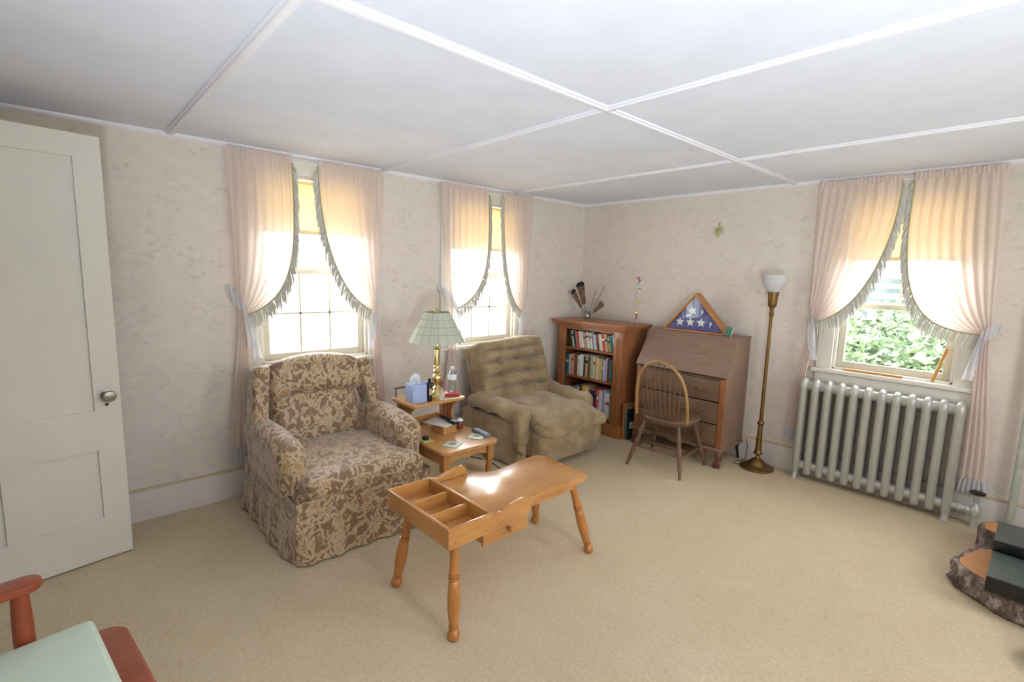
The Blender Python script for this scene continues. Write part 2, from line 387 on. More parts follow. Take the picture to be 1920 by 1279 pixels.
W1 = (-3.23, -2.49); W2 = (-1.74, -1.00); W3 = (2.405, 3.085); WZ = (.855, 2.09)
def wall_boxes(mb, s0, s1, ops, mp):
    cur = s0
    for a, b_ in ops:
        mb.box(mp(cur, 0, 0), mp(a, 1, H+.02)); mb.box(mp(a, 0, 0), mp(b_, 1, WZ[0])); mb.box(mp(a, 0, WZ[1]), mp(b_, 1, H+.02)); cur = b_
    mb.box(mp(cur, 0, 0), mp(s1, 1, H+.02)); return mb
wl = struct(wall_boxes(MB(), FY-T, T, [W1, W2], lambda s, d, z: (-T*d, s, z)).build('wall_left', 'wallpaper')); wl['label'] = 'cream wallpapered wall with two windows'
wb = struct(wall_boxes(MB(), 0, RX+T, [W3], lambda s, d, z: (s, T*d, z)).build('wall_back', 'wallpaper')); wb['label'] = 'cream wallpapered back wall behind desk and radiator'
W4_FILL = (-1.70, -.96); W5_FILL = (-3.40, -2.66)  # invented openings, out of view, added to let in fill light from the right
struct(wall_boxes(MB(), FY-T, 0, [W5_FILL, W4_FILL], lambda s, d, z: (RX+T*d, s, z)).build('wall_right', 'wallpaper'))
HX = .488; DW = .80; DH = 2.075
mb = MB(); mb.box((0, FY-T, 0), (HX-.01, FY, H+.02)); mb.box((HX+DW+.02, FY-T, 0), (RX, FY, H+.02)); mb.box((HX-.01, FY-T, DH+.02), (HX+DW+.02, FY, H+.02))
struct(mb.build('wall_front', 'wallpaper'))
mb = MB(); mb.box((HX-.3, FY-1.3, -.1), (HX+DW+.3, FY-T, 0)); hf = struct(mb.build('floor_hall', 'carpet'))
mb = MB(); mb.box((HX-.34, FY-1.34, 0), (HX+DW+.34, FY-1.3, H)); mb.box((HX-.34, FY-1.3, 0), (HX-.3, FY-T, H)); mb.box((HX+DW+.3, FY-1.3, 0), (HX+DW+.34, FY-T, H)); mb.box((HX-.34, FY-1.34, H), (HX+DW+.34, FY-T, H+.05))
struct(mb.build('wall_hall', 'wallpaper'))
# door casing in the front wall
mb = MB(); mb.box((HX-.11, FY, 0), (HX-.012, FY+.018, DH+.12)); mb.box((HX+DW+.02, FY, 0), (HX+DW+.12, FY+.018, DH+.12)); mb.box((HX-.012, FY, DH+.02), (HX+DW+.02, FY+.018, DH+.12)); trim(mb, 'paint')
def baseboard(name, a, b_, mp):
    o = struct(MB().box(mp(a, 0, 0), mp(b_, .018, BBH-.012)).build(name, 'base', None, .003))
    MB().box(mp(a, 0, BBH-.0115), mp(b_, .022, BBH)).build('cap', 'basecap', o, .003)
baseboard('baseboard_left', FY, 0, lambda s, d, z: (d, s, z))
baseboard('baseboard_back', .023, RX, lambda s, d, z: (s, -d, z))
baseboard('baseboard_right', FY, -.023, lambda s, d, z: (RX-d, s, z))
baseboard('baseboard_front', HX+DW+.12, RX-.023, lambda s, d, z: (s, FY+d, z))

# ------------------------------------------------------------------ windows
def window(n, s0, s1, mp, cols, rows, meet, label):
    z0, z1 = WZ
    root = sroot('window_%d' % n, mp((s0+s1)/2, 0, z0)); 
    if label: root['label'] = label
    def part(name, mb, mat, parent=root, bev=.003):
        return mb.build(name, mat, parent, bev, True)
    cw = .10
    for a, b_ in ((s0-cw, s0-.001), (s1+.001, s1+cw)):
        part('casing', MB().box(mp(a, 0, z0-.03), mp(b_, .02, H-.026)), 'paint')
    part('casing', MB().box(mp(s0, 0, z1+.001), mp(s1, .02, H-.026)), 'paint')
    part('sill', MB().box(mp(s0-cw-.02, 0.0, z0-.03), mp(s1+cw+.02, .05, z0-.002)), 'paint', root, .006)
    part('apron', MB().box(mp(s0-cw, 0, z0-.13), mp(s1+cw, .018, z0-.031)), 'paint')
    # jamb lining
    part('jamb', MB().box(mp(s0, -T, z0), mp(s0+.018, -.002, z1)).box(mp(s1-.018, -T, z0), mp(s1, -.002, z1)).box(mp(s0, -T, z1-.018), mp(s1, -.002, z1)).box(mp(s0, -T, z0-.001), mp(s1, -.002, z0+.014)), 'paint')
    def sash(za, zb, d, rows, cols):
        a, b_ = s0+.019, s1-.019; st = .042; d0, d1 = d, d-.034
        fr = MB().box(mp(a, d1, za), mp(a+st, d0, zb)).box(mp(b_-st, d1, za), mp(b_, d0, zb)).box(mp(a+st, d1, za), mp(b_-st, d0, za+.045)).box(mp(a+st, d1, zb-.034), mp(b_-st, d0, zb))
        so = part('sash', fr, 'sash')
        g0, g1, h0, h1 = a+st, b_-st, za+.045, zb-.034
        for i in range(1, cols):
            x = lerp(g0, g1, i/cols); part('muntin', MB().box(mp(x-.006, d1+.006, h0), mp(x+.006, d0-.006, h1)), 'sash', so, 0)
        for j in range(1, rows):
            z = lerp(h0, h1, j/rows); part('muntin', MB().box(mp(g0, d1+.006, z-.006), mp(g1, d0-.006, z+.006)), 'sash', so, 0)
        for i in range(cols):
            for j in range(rows):
                part('pane', MB().box(mp(lerp(g0, g1, i/cols), d-.019, lerp(h0, h1, j/rows)), mp(lerp(g0, g1, (i+1)/cols), d-.016, lerp(h0, h1, (j+1)/rows))), 'glass', so, 0)
    sash(z0+.015, meet+.017, -.03, rows, cols); sash(meet-.017, z1-.019, -.068, rows if cols > 1 else 1, cols if cols > 1 else 2)
    return root
mpL = lambda s, d, z: (d, s, z)
mpB = lambda s, d, z: (s, -d, z)
window(1, W1[0], W1[1], mpL, 3, 2, 1.465, 'white sash window behind the floral armchair, blown out with daylight')
window(2, W2[0], W2[1], mpL, 3, 2, 1.465, 'white sash window behind the tufted recliner, blown out with daylight')
window(3, W3[0], W3[1], mpB, 1, 1, 1.325, 'cream sash window above the radiator showing green leaves outside')

mpR = lambda s, d, z: (RX-d, s, z)
window(4, W4_FILL[0], W4_FILL[1], mpR, 3, 2, 1.465, None)  # added window, unseen, lights the room from the right
window(5, W5_FILL[0], W5_FILL[1], mpR, 3, 2, 1.465, None)  # second unseen window added for fill light

def roller_shade(s0, s1, zb, mp, label):
    t = thing('roller_shade', label, 'window shade', mp((s0+s1)/2, -.008, zb), 0, 'roller shades in the windows')
    MB().tube([mp(s0+.022, -.016, 2.052), mp(s1-.022, -.016, 2.052)], .012, 12).build('roller', 'shade', t, 0, True)
    MB().box(mp(s0+.024, -.010, zb+.02), mp(s1-.024, -.008, 2.052)).build('cloth', 'shade', t, 0, True)
    MB().box(mp(s0+.024, -.013, zb), mp(s1-.024, -.005, zb+.024)).build('hem_bar', 'hembar', t, .002, True)
roller_shade(*W1, 1.715, mpL, 'cream roller shade pulled a third down in window behind floral armchair')
roller_shade(*W2, 1.680, mpL, 'cream roller shade pulled a third down in window behind recliner')
roller_shade(*W3, 1.640, mpB, 'yellowish roller shade pulled a third down in window above radiator')

# ------------------------------------------------------------------ curtains
def curtain(mp, so, si, ts, tz, bs0, bs1, bz, hook, hz, label, kk=3.0, sag=.05, folds=9, seed=1, tail=1):
    rnd = random.Random(seed); sg = 1 if si > so else -1
    t = thing('sheer_curtain', label, 'curtain', mp(ts, .03, bz), 0, 'sheer tied-back curtain panels')
    zt = 2.155
    cw = .05*sg
    ph = rnd.random()*6
    def P(u, v):                       # u 0 outer - 1 inner, v 0 top - 1 tie
        k = 1.0+kk*u
        s_top = lerp(so, si, u); s_end = ts+(u-.5)*cw
        h = v**k
        s = lerp(s_top, s_end, h)
        z = lerp(zt, tz, v)-sag*u*math.sin(PI*min(1, v**2.2))*1.2
        amp = .013*(1-.45*v)*(.75+.25*math.sin(7*u+ph))
        d = .062+amp*math.sin(2*PI*folds*u+ph+1.2*math.sin(3*v+u*4))+.02*math.sin(PI*v)*u
        return Vector(mp(s, d, z))
    MB().grid(folds*8, 26, P).build('drape', 'curtain', t, 0, True, 180)
    def hd(u, v):
        s = lerp(so, si, u); return Vector(mp(s, .062+.010*math.sin(2*PI*folds*2.3*u+ph)*(0.4+.6*v), zt+.045*v+.004*math.sin(40*u)*v))
    MB().grid(folds*10, 3, hd).build('header_ruffle', 'curtain', t, 0, True, 180)
    MB().tube([P(1, v/30)+Vector(mp(.0, .002, 0)) for v in range(31)], .0045, 6).build('edge_cord', 'edge', t, 0, True)
    # below the tie
    def Q(u, v):
        s = lerp(ts+(u-.5)*cw, lerp(bs0, bs1, u), smooth(v)**.8); z = lerp(tz, bz+.09, v)
        return Vector(mp(s, .06+.012*math.sin(2*PI*4*u+ph)*(.6+.4*v), z))
    MB().grid(28, 16, Q).build('tail_drape', 'curtain', t, 0, True, 180)
    def L_(u, v):
        s = lerp(bs0, bs1, u)+(u-.5)*.02*v*sg; return Vector(mp(s, .06+.013*math.sin(2*PI*6*u+ph)*(1+.5*v), bz+.09-.09*v))
    MB().grid(34, 4, L_).build('lace_hem', 'lace', t, 0, True, 180)
    fr = MB()
    for i in range(260):
        v = (i+rnd.random())/260; a = P(1, v); inw = Vector(mp(sg, 0, 0))
        dirn = (inw*(.42+rnd.uniform(-.12, .12))+Vector((0, 0, -1))*(.8+.5*v)).normalized()
        ln = rnd.uniform(.06, .10); mid = a+dirn*ln*.5+Vector(mp(0, rnd.uniform(-.006, .01), 0)); e = a+dirn*ln*.75+Vector((0, 0, -ln*.35))
        fr.tube([a, mid, e], [.0032, .0042, .0028], 3, False)
    fo = fr.build('fringe', 'fringe', t, 0, True); fo['kind'] = 'stuff'
    # lace tie-back from wall hook round the gathered cloth
    def Tb(u, v):
        s = lerp(hook, ts+.02*sg, u); z = lerp(hz, tz-.01, u**1.3); wv = .045*(.55+.45*math.sin(PI*u))
        return Vector(mp(s, .012+.075*smooth(u*1.2)+.008*math.sin(26*u+v*3), z+wv*(v-.5)*2))
    MB().grid(30, 6, Tb).build('tie_back', 'lace', t, 0, True, 180)
    for q in range(2):
        off = rnd.uniform(-.015, .02)
        def Tl(u, v, q=q, off=off):
            return Vector(mp(ts+sg*(off+.02*q+(u-.5)*.05*(.4+.6*v)+.035*v*tail), .085+.008*math.sin(9*u+4*v+q), tz-.01-(.20+.07*q)*v))
        MB().grid(6, 10, Tl).build('tie_tail', 'lace', t, 0, True, 180)
def rod(mp, a, b_, label):
    MB_ = MB().tube([mp(a, .022, 2.165), mp(a, .032, 2.168), mp(a+.008, .038, 2.168), mp(b_-.008, .038, 2.168), mp(b_, .032, 2.168), mp(b_, .022, 2.165)], .004, 8)
    o = MB_.build('curtain_rod', 'white'); tag(o, label, 'curtain rod', 'curtain rods')
curtain(mpL, -3.395, -3.02, -3.345, 1.19, -3.445, -3.30, .25, -3.425, 1.36, 'pink sheer curtain panel nearest the white door, tied back', 3.2, .05, 8, 1)
curtain(mpL, -2.372, -2.85, -2.455, 1.19, -2.37, -2.48, .27, -2.385, 1.46, 'pink sheer curtain panel between floral armchair and table lamp', 1.7, .05, 8, 2)
curtain(mpL, -1.878, -1.38, -1.735, 1.18, -1.83, -1.68, .27, -1.868, 1.37, 'pink sheer curtain panel hanging behind the table lamp', 3.0, .05, 8, 3)
curtain(mpL, -.834, -1.213, -.93, 1.13, -.86, -.98, .27, -.85, 1.40, 'pink sheer curtain panel nearest the room corner behind recliner', 2.4, .05, 7, 4)
curtain(mpB, 2.222, 2.706, 2.262, 1.19, 2.165, 2.24, .26, 2.215, 1.33, 'pale sheer curtain panel between floor lamp and radiator window', 1.5, .06, 9, 5)
curtain(mpB, 3.20, 2.765, 3.205, 1.19, 3.31, 3.185, .20, 3.265, 1.24, 'pale sheer curtain panel at the right end of the radiator', 3.2, .10, 9, 6)
rod(mpL, -3.385, -2.385, 'thin white curtain rod over window behind floral armchair')
rod(mpL, -1.865, -.85, 'thin white curtain rod over window behind recliner')
rod(mpB, 2.235, 3.185, 'thin white curtain rod over the radiator window')

# ------------------------------------------------------------------ open panelled door
def door():
    ang = math.atan2(-.98691, .16124)
    root = sroot('door_1', (.351, -3.995, .008), ang); root['label'] = 'white four-panel door standing open at the left'
    th = .035    # local x along width from free edge to hinge, local y thickness (face towards room is -y... +y side)
    h0, h1 = .0, 2.065; us = [0, .105, .348, .45, .692, DW]; zs = [0, .213, .565, .767, 1.96, h1]
    for a, b_ in ((us[0], us[1]), (us[4], us[5])):
        MB().box((a, 0, h0), (b_, -th, h1)).build('stile', 'doorpaint', root)
    for za, zb in ((zs[0], zs[1]), (zs[2], zs[3]), (zs[4], zs[5])):
        MB().box((us[1], 0, za), (us[4], -th, zb)).build('rail', 'doorpaint', root)
    for za, zb in ((zs[1], zs[2]), (zs[3], zs[4])):
        MB().box((us[2], 0, za), (us[3], -th, zb)).build('mullion', 'doorpaint', root)
        for a, b_ in ((us[1], us[2]), (us[3], us[4])):
            MB().box((a-.004, -.011, za-.004), (b_+.004, -th+.011, zb+.004)).build('panel', 'doorpaint', root)
    k = (.053, 0, .837)
    for sgn in (1, -1):
        y0 = 0 if sgn > 0 else -th
        kb = MB().lathe([(.001, 0), (.026, 0), (.026, .003), (.010, .006), (.009, .022), (.018, .026), (.027, .034), (.029, .042), (.024, .050), (.001, .053)], 24, (k[0], y0, k[2]), (k[0], y0+sgn*1.0, k[2])).build('knob', 'nickel', root)
        MB().lathe([(.001, 0), (.007, 0), (.007, .004), (.001, .0045)], 12, (k[0]+.004, y0, k[2]-.046), (k[0]+.004, y0+sgn*1.0, k[2]-.046)).build('keyhole', 'darkmetal', root)
    for z in (.25, 1.0, 1.8):
        MB().lathe([(.006, 0), (.006, .09)], 10, (DW+.004, .004, z)).build('hinge', 'nickel', root)
door()

# ------------------------------------------------------------------ floral armchair (faces +x)
def floral_chair():
    t = thing('floral_armchair', 'brown and cream floral skirted armchair below the left window', 'armchair', (.62, -3.02, 0))
    yl, yr = -3.43, -2.585
    # body block
    MB().rbox((.60, (yl+yr)/2, .235), (.43, (yr-yl)/2-.045, .115), .04).build('body', 'damask', t, 0, True, 60)
    # skirt: flared, wavy ring with kick pleats
    ring = []
    x0, x1, y0, y1 = .17, 1.055, yl+.03, yr-.03
    def side(ax, ay, bx, by, n):
        for i in range(n): ring.append((lerp(ax, bx, i/n), lerp(ay, by, i/n), i/n))
    side(x0, y0, x1, y0, 30); side(x1, y0, x1, y1, 30); side(x1, y1, x0, y1, 30); side(x0, y1, x0, y0, 30)
    n = len(ring); cx, cy = (x0+x1)/2, (y0+y1)/2; mb = MB(); nv = 8; vs_ = []
    for j in range(nv+1):
        v = j/nv
        for i, (x, y, s) in enumerate(ring):
            dx, dy = x-cx, y-cy
            wv = .010*v*math.sin(i*1.05)+.006*v*math.sin(i*.37+1)
            pl = -.026*v*math.exp(-((min(s, 1-s)*30)/1.1)**2)
            fl_ = .035*v+wv+pl
            nx = (1 if abs(dx)/(x1-x0) >= abs(dy)/(y1-y0) else 0)
            ex = (1 if dx > 0 else -1); ey = (1 if dy > 0 else -1)
            px = x+(fl_*ex if abs(dx) > (x1-x0)/2-.02 else 0); py = y+(fl_*ey if abs(dy) > (y1-y0)/2-.02 else 0)
            vs_.append((px, py, lerp(.33, .012, v)))
    fs = [(j*n+i, j*n+(i+1) % n, (j+1)*n+(i+1) % n, (j+1)*n+i) for j in range(nv) for i in range(n)]
    mb.add(vs_, fs); mb.build('skirt', 'damask', t, 0, True, 60)
    # rolled arms
    for s, yc in ((-1, yl+.08), (1, yr-.08)):
        def fa(a, b_, c, Q, s=s):
            up_ = max(0, c)
            y = Q.y*(1+.16*up_)+.014*s*up_-.0*s
            z = Q.z+.022*math.sin(PI*(a+1)/2)*up_*(1-b_*b_*.5)-.03*smooth((a-.5)/.5)*up_
            return (Q.x+.012*(1-b_*b_)*(1 if a > .8 else 0), y, z)
        MB().rbox((.60, yc, .432), (.335, .076, .165), .075, 5, 8, fa).build('arm', 'damask', t, 0, True, 70)
    # seat cushion: T shaped front
    def fs_(a, b_, c, Q):
        return (Q.x, Q.y*(1.0 if a < .35 else 1.0+.085*smooth((a-.35)/.25)), Q.z+(.028*(1-b_*b_)*(1-a*a*.6) if c > 0 else 0))
    MB().rbox((.735, (yl+yr)/2, .375), (.345, .315, .052), .04, 4, 14, fs_).build('seat_cushion', 'damask', t, 0, True, 60)
    # reclined back
    X = Matrix.Translation((.40, (yl+yr)/2, .40)) @ Matrix.Rotation(math.radians(-17), 4, 'Y')
    def fb(a, b_, c, Q):
        arch = .045*(1-b_*b_)*max(0, c)
        return (Q.x+(.022*(1-b_*b_)*(1-c*c) if a > 0 else 0), Q.y*(1.0-.02*c), Q.z+arch)
    bk = MB().rbox((-.045, 0, .25), (.07, .275, .26), .05, 4, 8, fb, X).build('backrest', 'damask', t, 0, True, 60)
    def fh(a, b_, c, Q):
        arch = .052*(1-b_*b_)*(.35+.65*(c+1)/2)
        return (Q.x+(.03*(1-b_*b_)*(1-c*c)), Q.y*(1-.03*c), Q.z+arch+(.010*math.sin(9*b_) if c < -.5 else 0))
    MB().rbox((-.002, .012, .402), (.078, .298, .112), .05, 4, 8, fh, X).build('head_pillow', 'damask', bk, 0, True, 60)
    for s in (-1, 1):
        def fw_(a, b_, c, Q, s=s): return (Q.x-.012*c, Q.y+s*(.032*(1-c)), Q.z)
        MB().rbox((.015, s*.316, .298), (.088, .046, .205), .026, 4, 5, fw_, X).build('wing', 'damask', t, 0, True, 60)
floral_chair()

# ------------------------------------------------------------------ tufted recliner (faces +x)
def recliner():
    t = thing('recliner', 'olive brown tufted plush recliner between end table and bookcase', 'recliner', (.58, -1.27, 0))
    yc = -1.27
    for s in (-1, 1):
        MB().rbox((.50, yc+s*.385, .185), (.36, .055, .175), .03, 3, 4).build('side_panel', 'plush', t, 0, True, 60)
        def fa(a, b_, c, Q):
            return (Q.x, Q.y*(1+.22*math.sin(PI*(a+1)/2)), Q.z+.03*math.sin(PI*(a*.6+1)/2)-.035*max(0, a)-.012*math.sin(5*a+1)*max(0, c)+.010*math.sin(9*a))
        ar = MB().rbox((.55, yc+s*.378, .415), (.33, .078, .062), .055, 4, 10, fa).build('arm_pad', 'plush', t, 0, True, 60)
        MB().rbox((.83, yc+s*.385, .30), (.05, .062, .115), .04, 3, 4).build('arm_front', 'plush', ar, 0, True, 60)
    MB().rbox((.52, yc, .20), (.36, .325, .12), .03).build('base', 'plush', t, 0, True, 60)
    def fs_(a, b_, c, Q):
        top = max(0, c)
        z = Q.z+top*(.035*(1-b_*b_)-.05*smooth((a-.35)/.65)*1.0)
        z -= top*.026*math.exp(-((a-.05+.06*math.sin(4*b_))*9)**2)*(1-b_**4)
        z -= top*.016*math.exp(-(b_*8)**2)*math.exp(-((a+.4)*3)**2)
        z += top*.010*math.sin(6*b_+3*a)*(1-abs(a))
        return (Q.x+.02*(1-b_*b_)*(a > .5), Q.y*(1+.03*(a > .4)), z)
    MB().rbox((.70, yc+.01, .36), (.35, .325, .075), .06, 4, 14, fs_).build('seat_cushion', 'plush', t, 0, True, 60)
    def ff(a, b_, c, Q):
        return (Q.x+.022*(1-b_*b_)*(1-c*c)-.035*max(0, -c), Q.y*(1-.02*max(0, -c)), Q.z+(.015*math.sin(PI*(b_+1)/2) if c > 0 else 0))
    fr = MB().rbox((.945, yc+.03, .17), (.075, .36, .135), .045, 4, 8, ff).build('footrest', 'plush', t, 0, True, 60)
    def fp(a, b_, c, Q): return (Q.x+.012*math.sin(8*b_), Q.y, Q.z-.02*max(0, a))
    MB().rbox((.985, yc+.03, .325), (.07, .365, .045), .04, 4, 10, fp).build('footrest_roll', 'plush', fr, 0, True, 60)
    X = Matrix.Translation((.40, yc, .36)) @ Matrix.Rotation(math.radians(-19), 4, 'Y')
    def fb(a, b_, c, Q):
        x = Q.x
        if a > -.2:
            rows = [-.42, -.02, .36, .68]
            d = 0
            for k, rz in enumerate(rows):
                d -= .05*math.exp(-((c-rz-.03*math.cos(5*b_+k))/.05)**2)*(1-b_**6)
            for bc in (-.55, 0, .55):
                for rz in rows[:3]: d -= .03*math.exp(-((b_-bc)/.09)**2-((c-rz)/.10)**2)
            x += d+.035*(1-b_*b_)*(1-c**4)
        return (x, Q.y*(1-.035*max(0, c)), Q.z+.012*(1-b_*b_)*max(0, c)+.010*math.sin(3*b_+.3)*max(0, c))
    MB().rbox((-.02, .0, .285), (.10, .39, .29), .045, 4, 48, fb, X).build('backrest', 'plush', t, 0, True, 60)
    MB().rbox((-.125, -.0, .27), (.018, .385, .28), .015, 3, 4, None, X).build('back_panel', 'plush', t, 0, True, 60)
    # handle lever
    MB().tube([(.84, yc-.445, .20), (.88, yc-.46, .17), (.93, yc-.46, .155)], .012, 8).build('lever', 'deskdark', t, 0, True)
recliner()

# ------------------------------------------------------------------ cobbler bench coffee table
LEGPROF = [(.001, 0), (.013, .0), (.019, .015), (.0215, .045), (.0205, .075), (.014, .10), (.012, .108), (.0165, .114), (.0165, .124), (.012, .130), (.0165, .136), (.0165, .146), (.012, .152), (.016, .16), (.016, .17), (.018, .20), (.0215, .30), (.0225, .40),
           (.021, .50), (.0175, .575), (.0145, .585), (.0195, .592), (.0195, .604), (.0145, .610), (.0195, .617), (.0195, .629), (.0145, .636), (.018, .645), (.0175, .66), (.0155, .75), (.016, .86), (.0185, .92), (.0125, .94), (.0195, .955), (.021, .98), (.001, 1.0)]
def bench():
    t = thing('cobbler_bench_table', 'honey maple cobbler bench coffee table with compartment tray and drawer', 'coffee table', (1.73, -2.65, 0))
    zt = .458
    # plank with waist
    R_ = [(1.955, -2.91), (1.955, -2.70)]
    for i in range(1, 10):
        v = i/9; R_.append((lerp(1.955, 1.905, smooth(v)), lerp(-2.70, -2.54, v)))
    R_ += [(1.915, -2.42), (1.930, -2.30), (1.928, -2.235), (1.915, -2.205), (1.88, -2.195)]
    Lf = [(3.475-x, y) for x, y in R_]
    poly = R_+[(x+.02*0, y) for x, y in reversed(Lf)]
    MB().prism(poly, zt-.028, zt).build('seat_plank', 'maple', t, .006, True)
    xa, xb, ya, yb = 1.488, 1.975, -3.135, -2.905; th = .016
    zb, zr = .405, .49
    MB().box((xa+th, ya, zb), (xb-th, ya+th, zr)).build('tray_end', 'maple_x', t, .003, True)
    MB().box((xa+th, yb-th, zb), (xb-th, yb, zr)).build('tray_divider', 'maple_x', t, .003, True)
    MB().box((xa+th, ya+th, zb+.004), (xb-th, yb-th, zb+.016)).build('tray_floor', 'maple', t, 0, True)
    for k in (1, 2):
        x = lerp(xa+th, xb-th, k/3); MB().box((x-.006, ya+th, zb+.016), (x+.006, yb-th, zr-.012)).build('partition', 'maple', t, .002, True)
    # side boards with swooping arms
    for s, x in ((1, xb), (-1, xa)):
        top = [(ya, zr), (yb-.005, zr)]
        for i in range(1, 13):
            v = i/12; y = lerp(yb-.005, -2.715, v)
            top.append((y, zr-.012*math.sin(PI*min(1, v*2.2))+.014*smooth((v-.3)/.7)))
        top += [(-2.695, zr-.004), (-2.682, zr-.022), (-2.680, zr-.036), (-2.688, zt-.035)]
        bot = [(-2.72, .416), (ya+.20, .408), (ya+.11, .404), (ya, zb)]
        MB().prism(top+bot, 0, th, lambda a, b_, c: (x-s*c, a, b_)).build('side_arm', 'maple', t, .003, True)
    MB().box((1.865, -2.66, zt-.075), (1.885, -2.27, zt-.028)).build('apron', 'maple', t, .003, True)
    MB().box((1.590, -2.66, zt-.075), (1.610, -2.27, zt-.028)).build('apron', 'maple', t, .003, True)
    MB().box((1.61, -2.30, zt-.075), (1.865, -2.28, zt-.028)).build('apron', 'maple_x', t, .003, True)
    # drawer hung below
    d = MB().box((1.62, -2.90, .312), (1.897, -2.64, .404)).build('drawer', 'maple', t, .003, True)
    MB().box((1.8975, -2.906, .306), (1.912, -2.634, .406)).build('drawer_front', 'maple', d, .004, True)
    MB().lathe([(.001, 0), (.007, 0), (.007, .012), (.012, .018), (.014, .026), (.010, .033), (.001, .035)], 16, (1.912, -2.765, .352), (2.912, -2.765, .352)).build('knob', 'maple_z', d, 0, True)
    # wooden pegs
    for y in (-3.10, -2.86): MB().lathe([(.001, 0), (.006, 0), (.004, .003), (.001, .003)], 10, (1.975, y, .43), (2.975, y, .43)).build('peg', 'maple_z', t, 0, True)
    for top, foot in (((1.905, -3.055), (1.967, -3.101)), ((1.56, -3.055), (1.5, -3.101)), ((1.855, -2.27), (1.915, -2.158)), ((1.60, -2.27), (1.49, -2.149))):
        z1 = .405 if top[1] < -2.9 else zt-.03
        MB().lathe([(r*1.22, z) for r, z in LEGPROF], 18, (*foot, 0), (*top, z1)).build('leg', 'maple_z', t, 0, True, 50)
bench()

# ------------------------------------------------------------------ step end table
def rounded_rect(x0, x1, y0, y1, r, n=5):
    pts = []
    for cx, cy, a0 in ((x1-r, y1-r, 0), (x0+r, y1-r, 90), (x0+r, y0+r, 180), (x1-r, y0+r, 270)):
        for i in range(n+1):
            a = math.radians(a0+90*i/n); pts.append((cx+r*math.cos(a), cy+r*math.sin(a)))
    return pts
ZL, ZU = .40, .62
def end_table():
    t = thing('step_end_table', 'two-tier oak step end table between the two armchairs', 'end table', (.77, -2.32, 0))
    MB().prism(rounded_rect(.46, 1.095, -2.545, -2.10, .045), ZL-.022, ZL).build('lower_top', 'tablewood', t, .006, True)
    MB().prism(rounded_rect(.445, .735, -2.545, -2.10, .045), ZU-.022, ZU).build('upper_top', 'tablewood', t, .006, True)
    for y in (-2.505, -2.155):       # slatted scroll supports
        out = [(.48, ZL), (.645, ZL), (.650, ZL+.03), (.632, ZL+.07), (.632, ZL+.11), (.650, ZL+.15), (.690, ZL+.18), (.700, ZU-.022), (.48, ZU-.022)]
        sp = MB().prism(out, y-.009, y+.009, lambda a, b_, c: (a, c, b_)).build('support', 'tablewood_z', t, .003, True)
        for x in (.535, .59):
            MB().box((x-.003, y-.0115, ZL+.01), (x+.003, y-.009, ZU-.03)).box((x-.003, y+.009, ZL+.01), (x+.003, y+.0115, ZU-.03)).build('groove', 'deskdark', sp, 0, True)
    MB().box((.475, -2.49, ZL), (.487, -2.17, ZL+.06)).build('back_rail', 'tablewood', t, .003, True)
    # gallery rail on the upper tier
    g = MB().tube([(.462, -2.52, ZU+.062), (.462, -2.12, ZU+.062)], .007, 8).build('gallery_rail', 'deskdark', t, 0, True)
    for i in range(6):
        y = -2.51+.076*i
        MB().lathe([(.004, 0), (.006, .02), (.004, .035), (.005, .062)], 8, (.462, y, ZU)).build('spindle', 'deskdark', g, 0, True)
    # aprons (front one scalloped) and legs
    sc = [(-2.49, ZL-.022), (-2.16, ZL-.022)]
    for i in range(21):
        v = i/20; y = lerp(-2.16, -2.49, v); z = ZL-.10+.035*abs(math.sin(PI*v))**.7-.02*math.exp(-((v-.5)/.08)**2)
        sc.append((y, z))
    MB().prism(sc, 1.035, 1.052, lambda a, b_, c: (c, a, b_)).build('apron', 'tablewood', t, 0, True)
    for y in (-2.515, -2.145):
        MB().box((.52, y-.008, ZL-.095), (1.03, y+.008, ZL-.022)).build('apron', 'tablewood', t, .003, True)
    for x in (.505, 1.045):
        for y in (-2.505, -2.152):
            l = MB(); l.box((x-.024, y-.024, .27), (x+.024, y+.024, ZL-.022))
            l.lathe([(.001, 0), (.016, 0), (.021, .03), (.019, .06), (.015, .08), (.021, .09), (.021, .11), (.016, .12), (.022, .18), (.023, .22), (.017, .245), (.023, .262), (.023, .272)], 14, (x, y, 0))
            l.build('leg', 'tablewood_z', t, 0, True)
end_table()

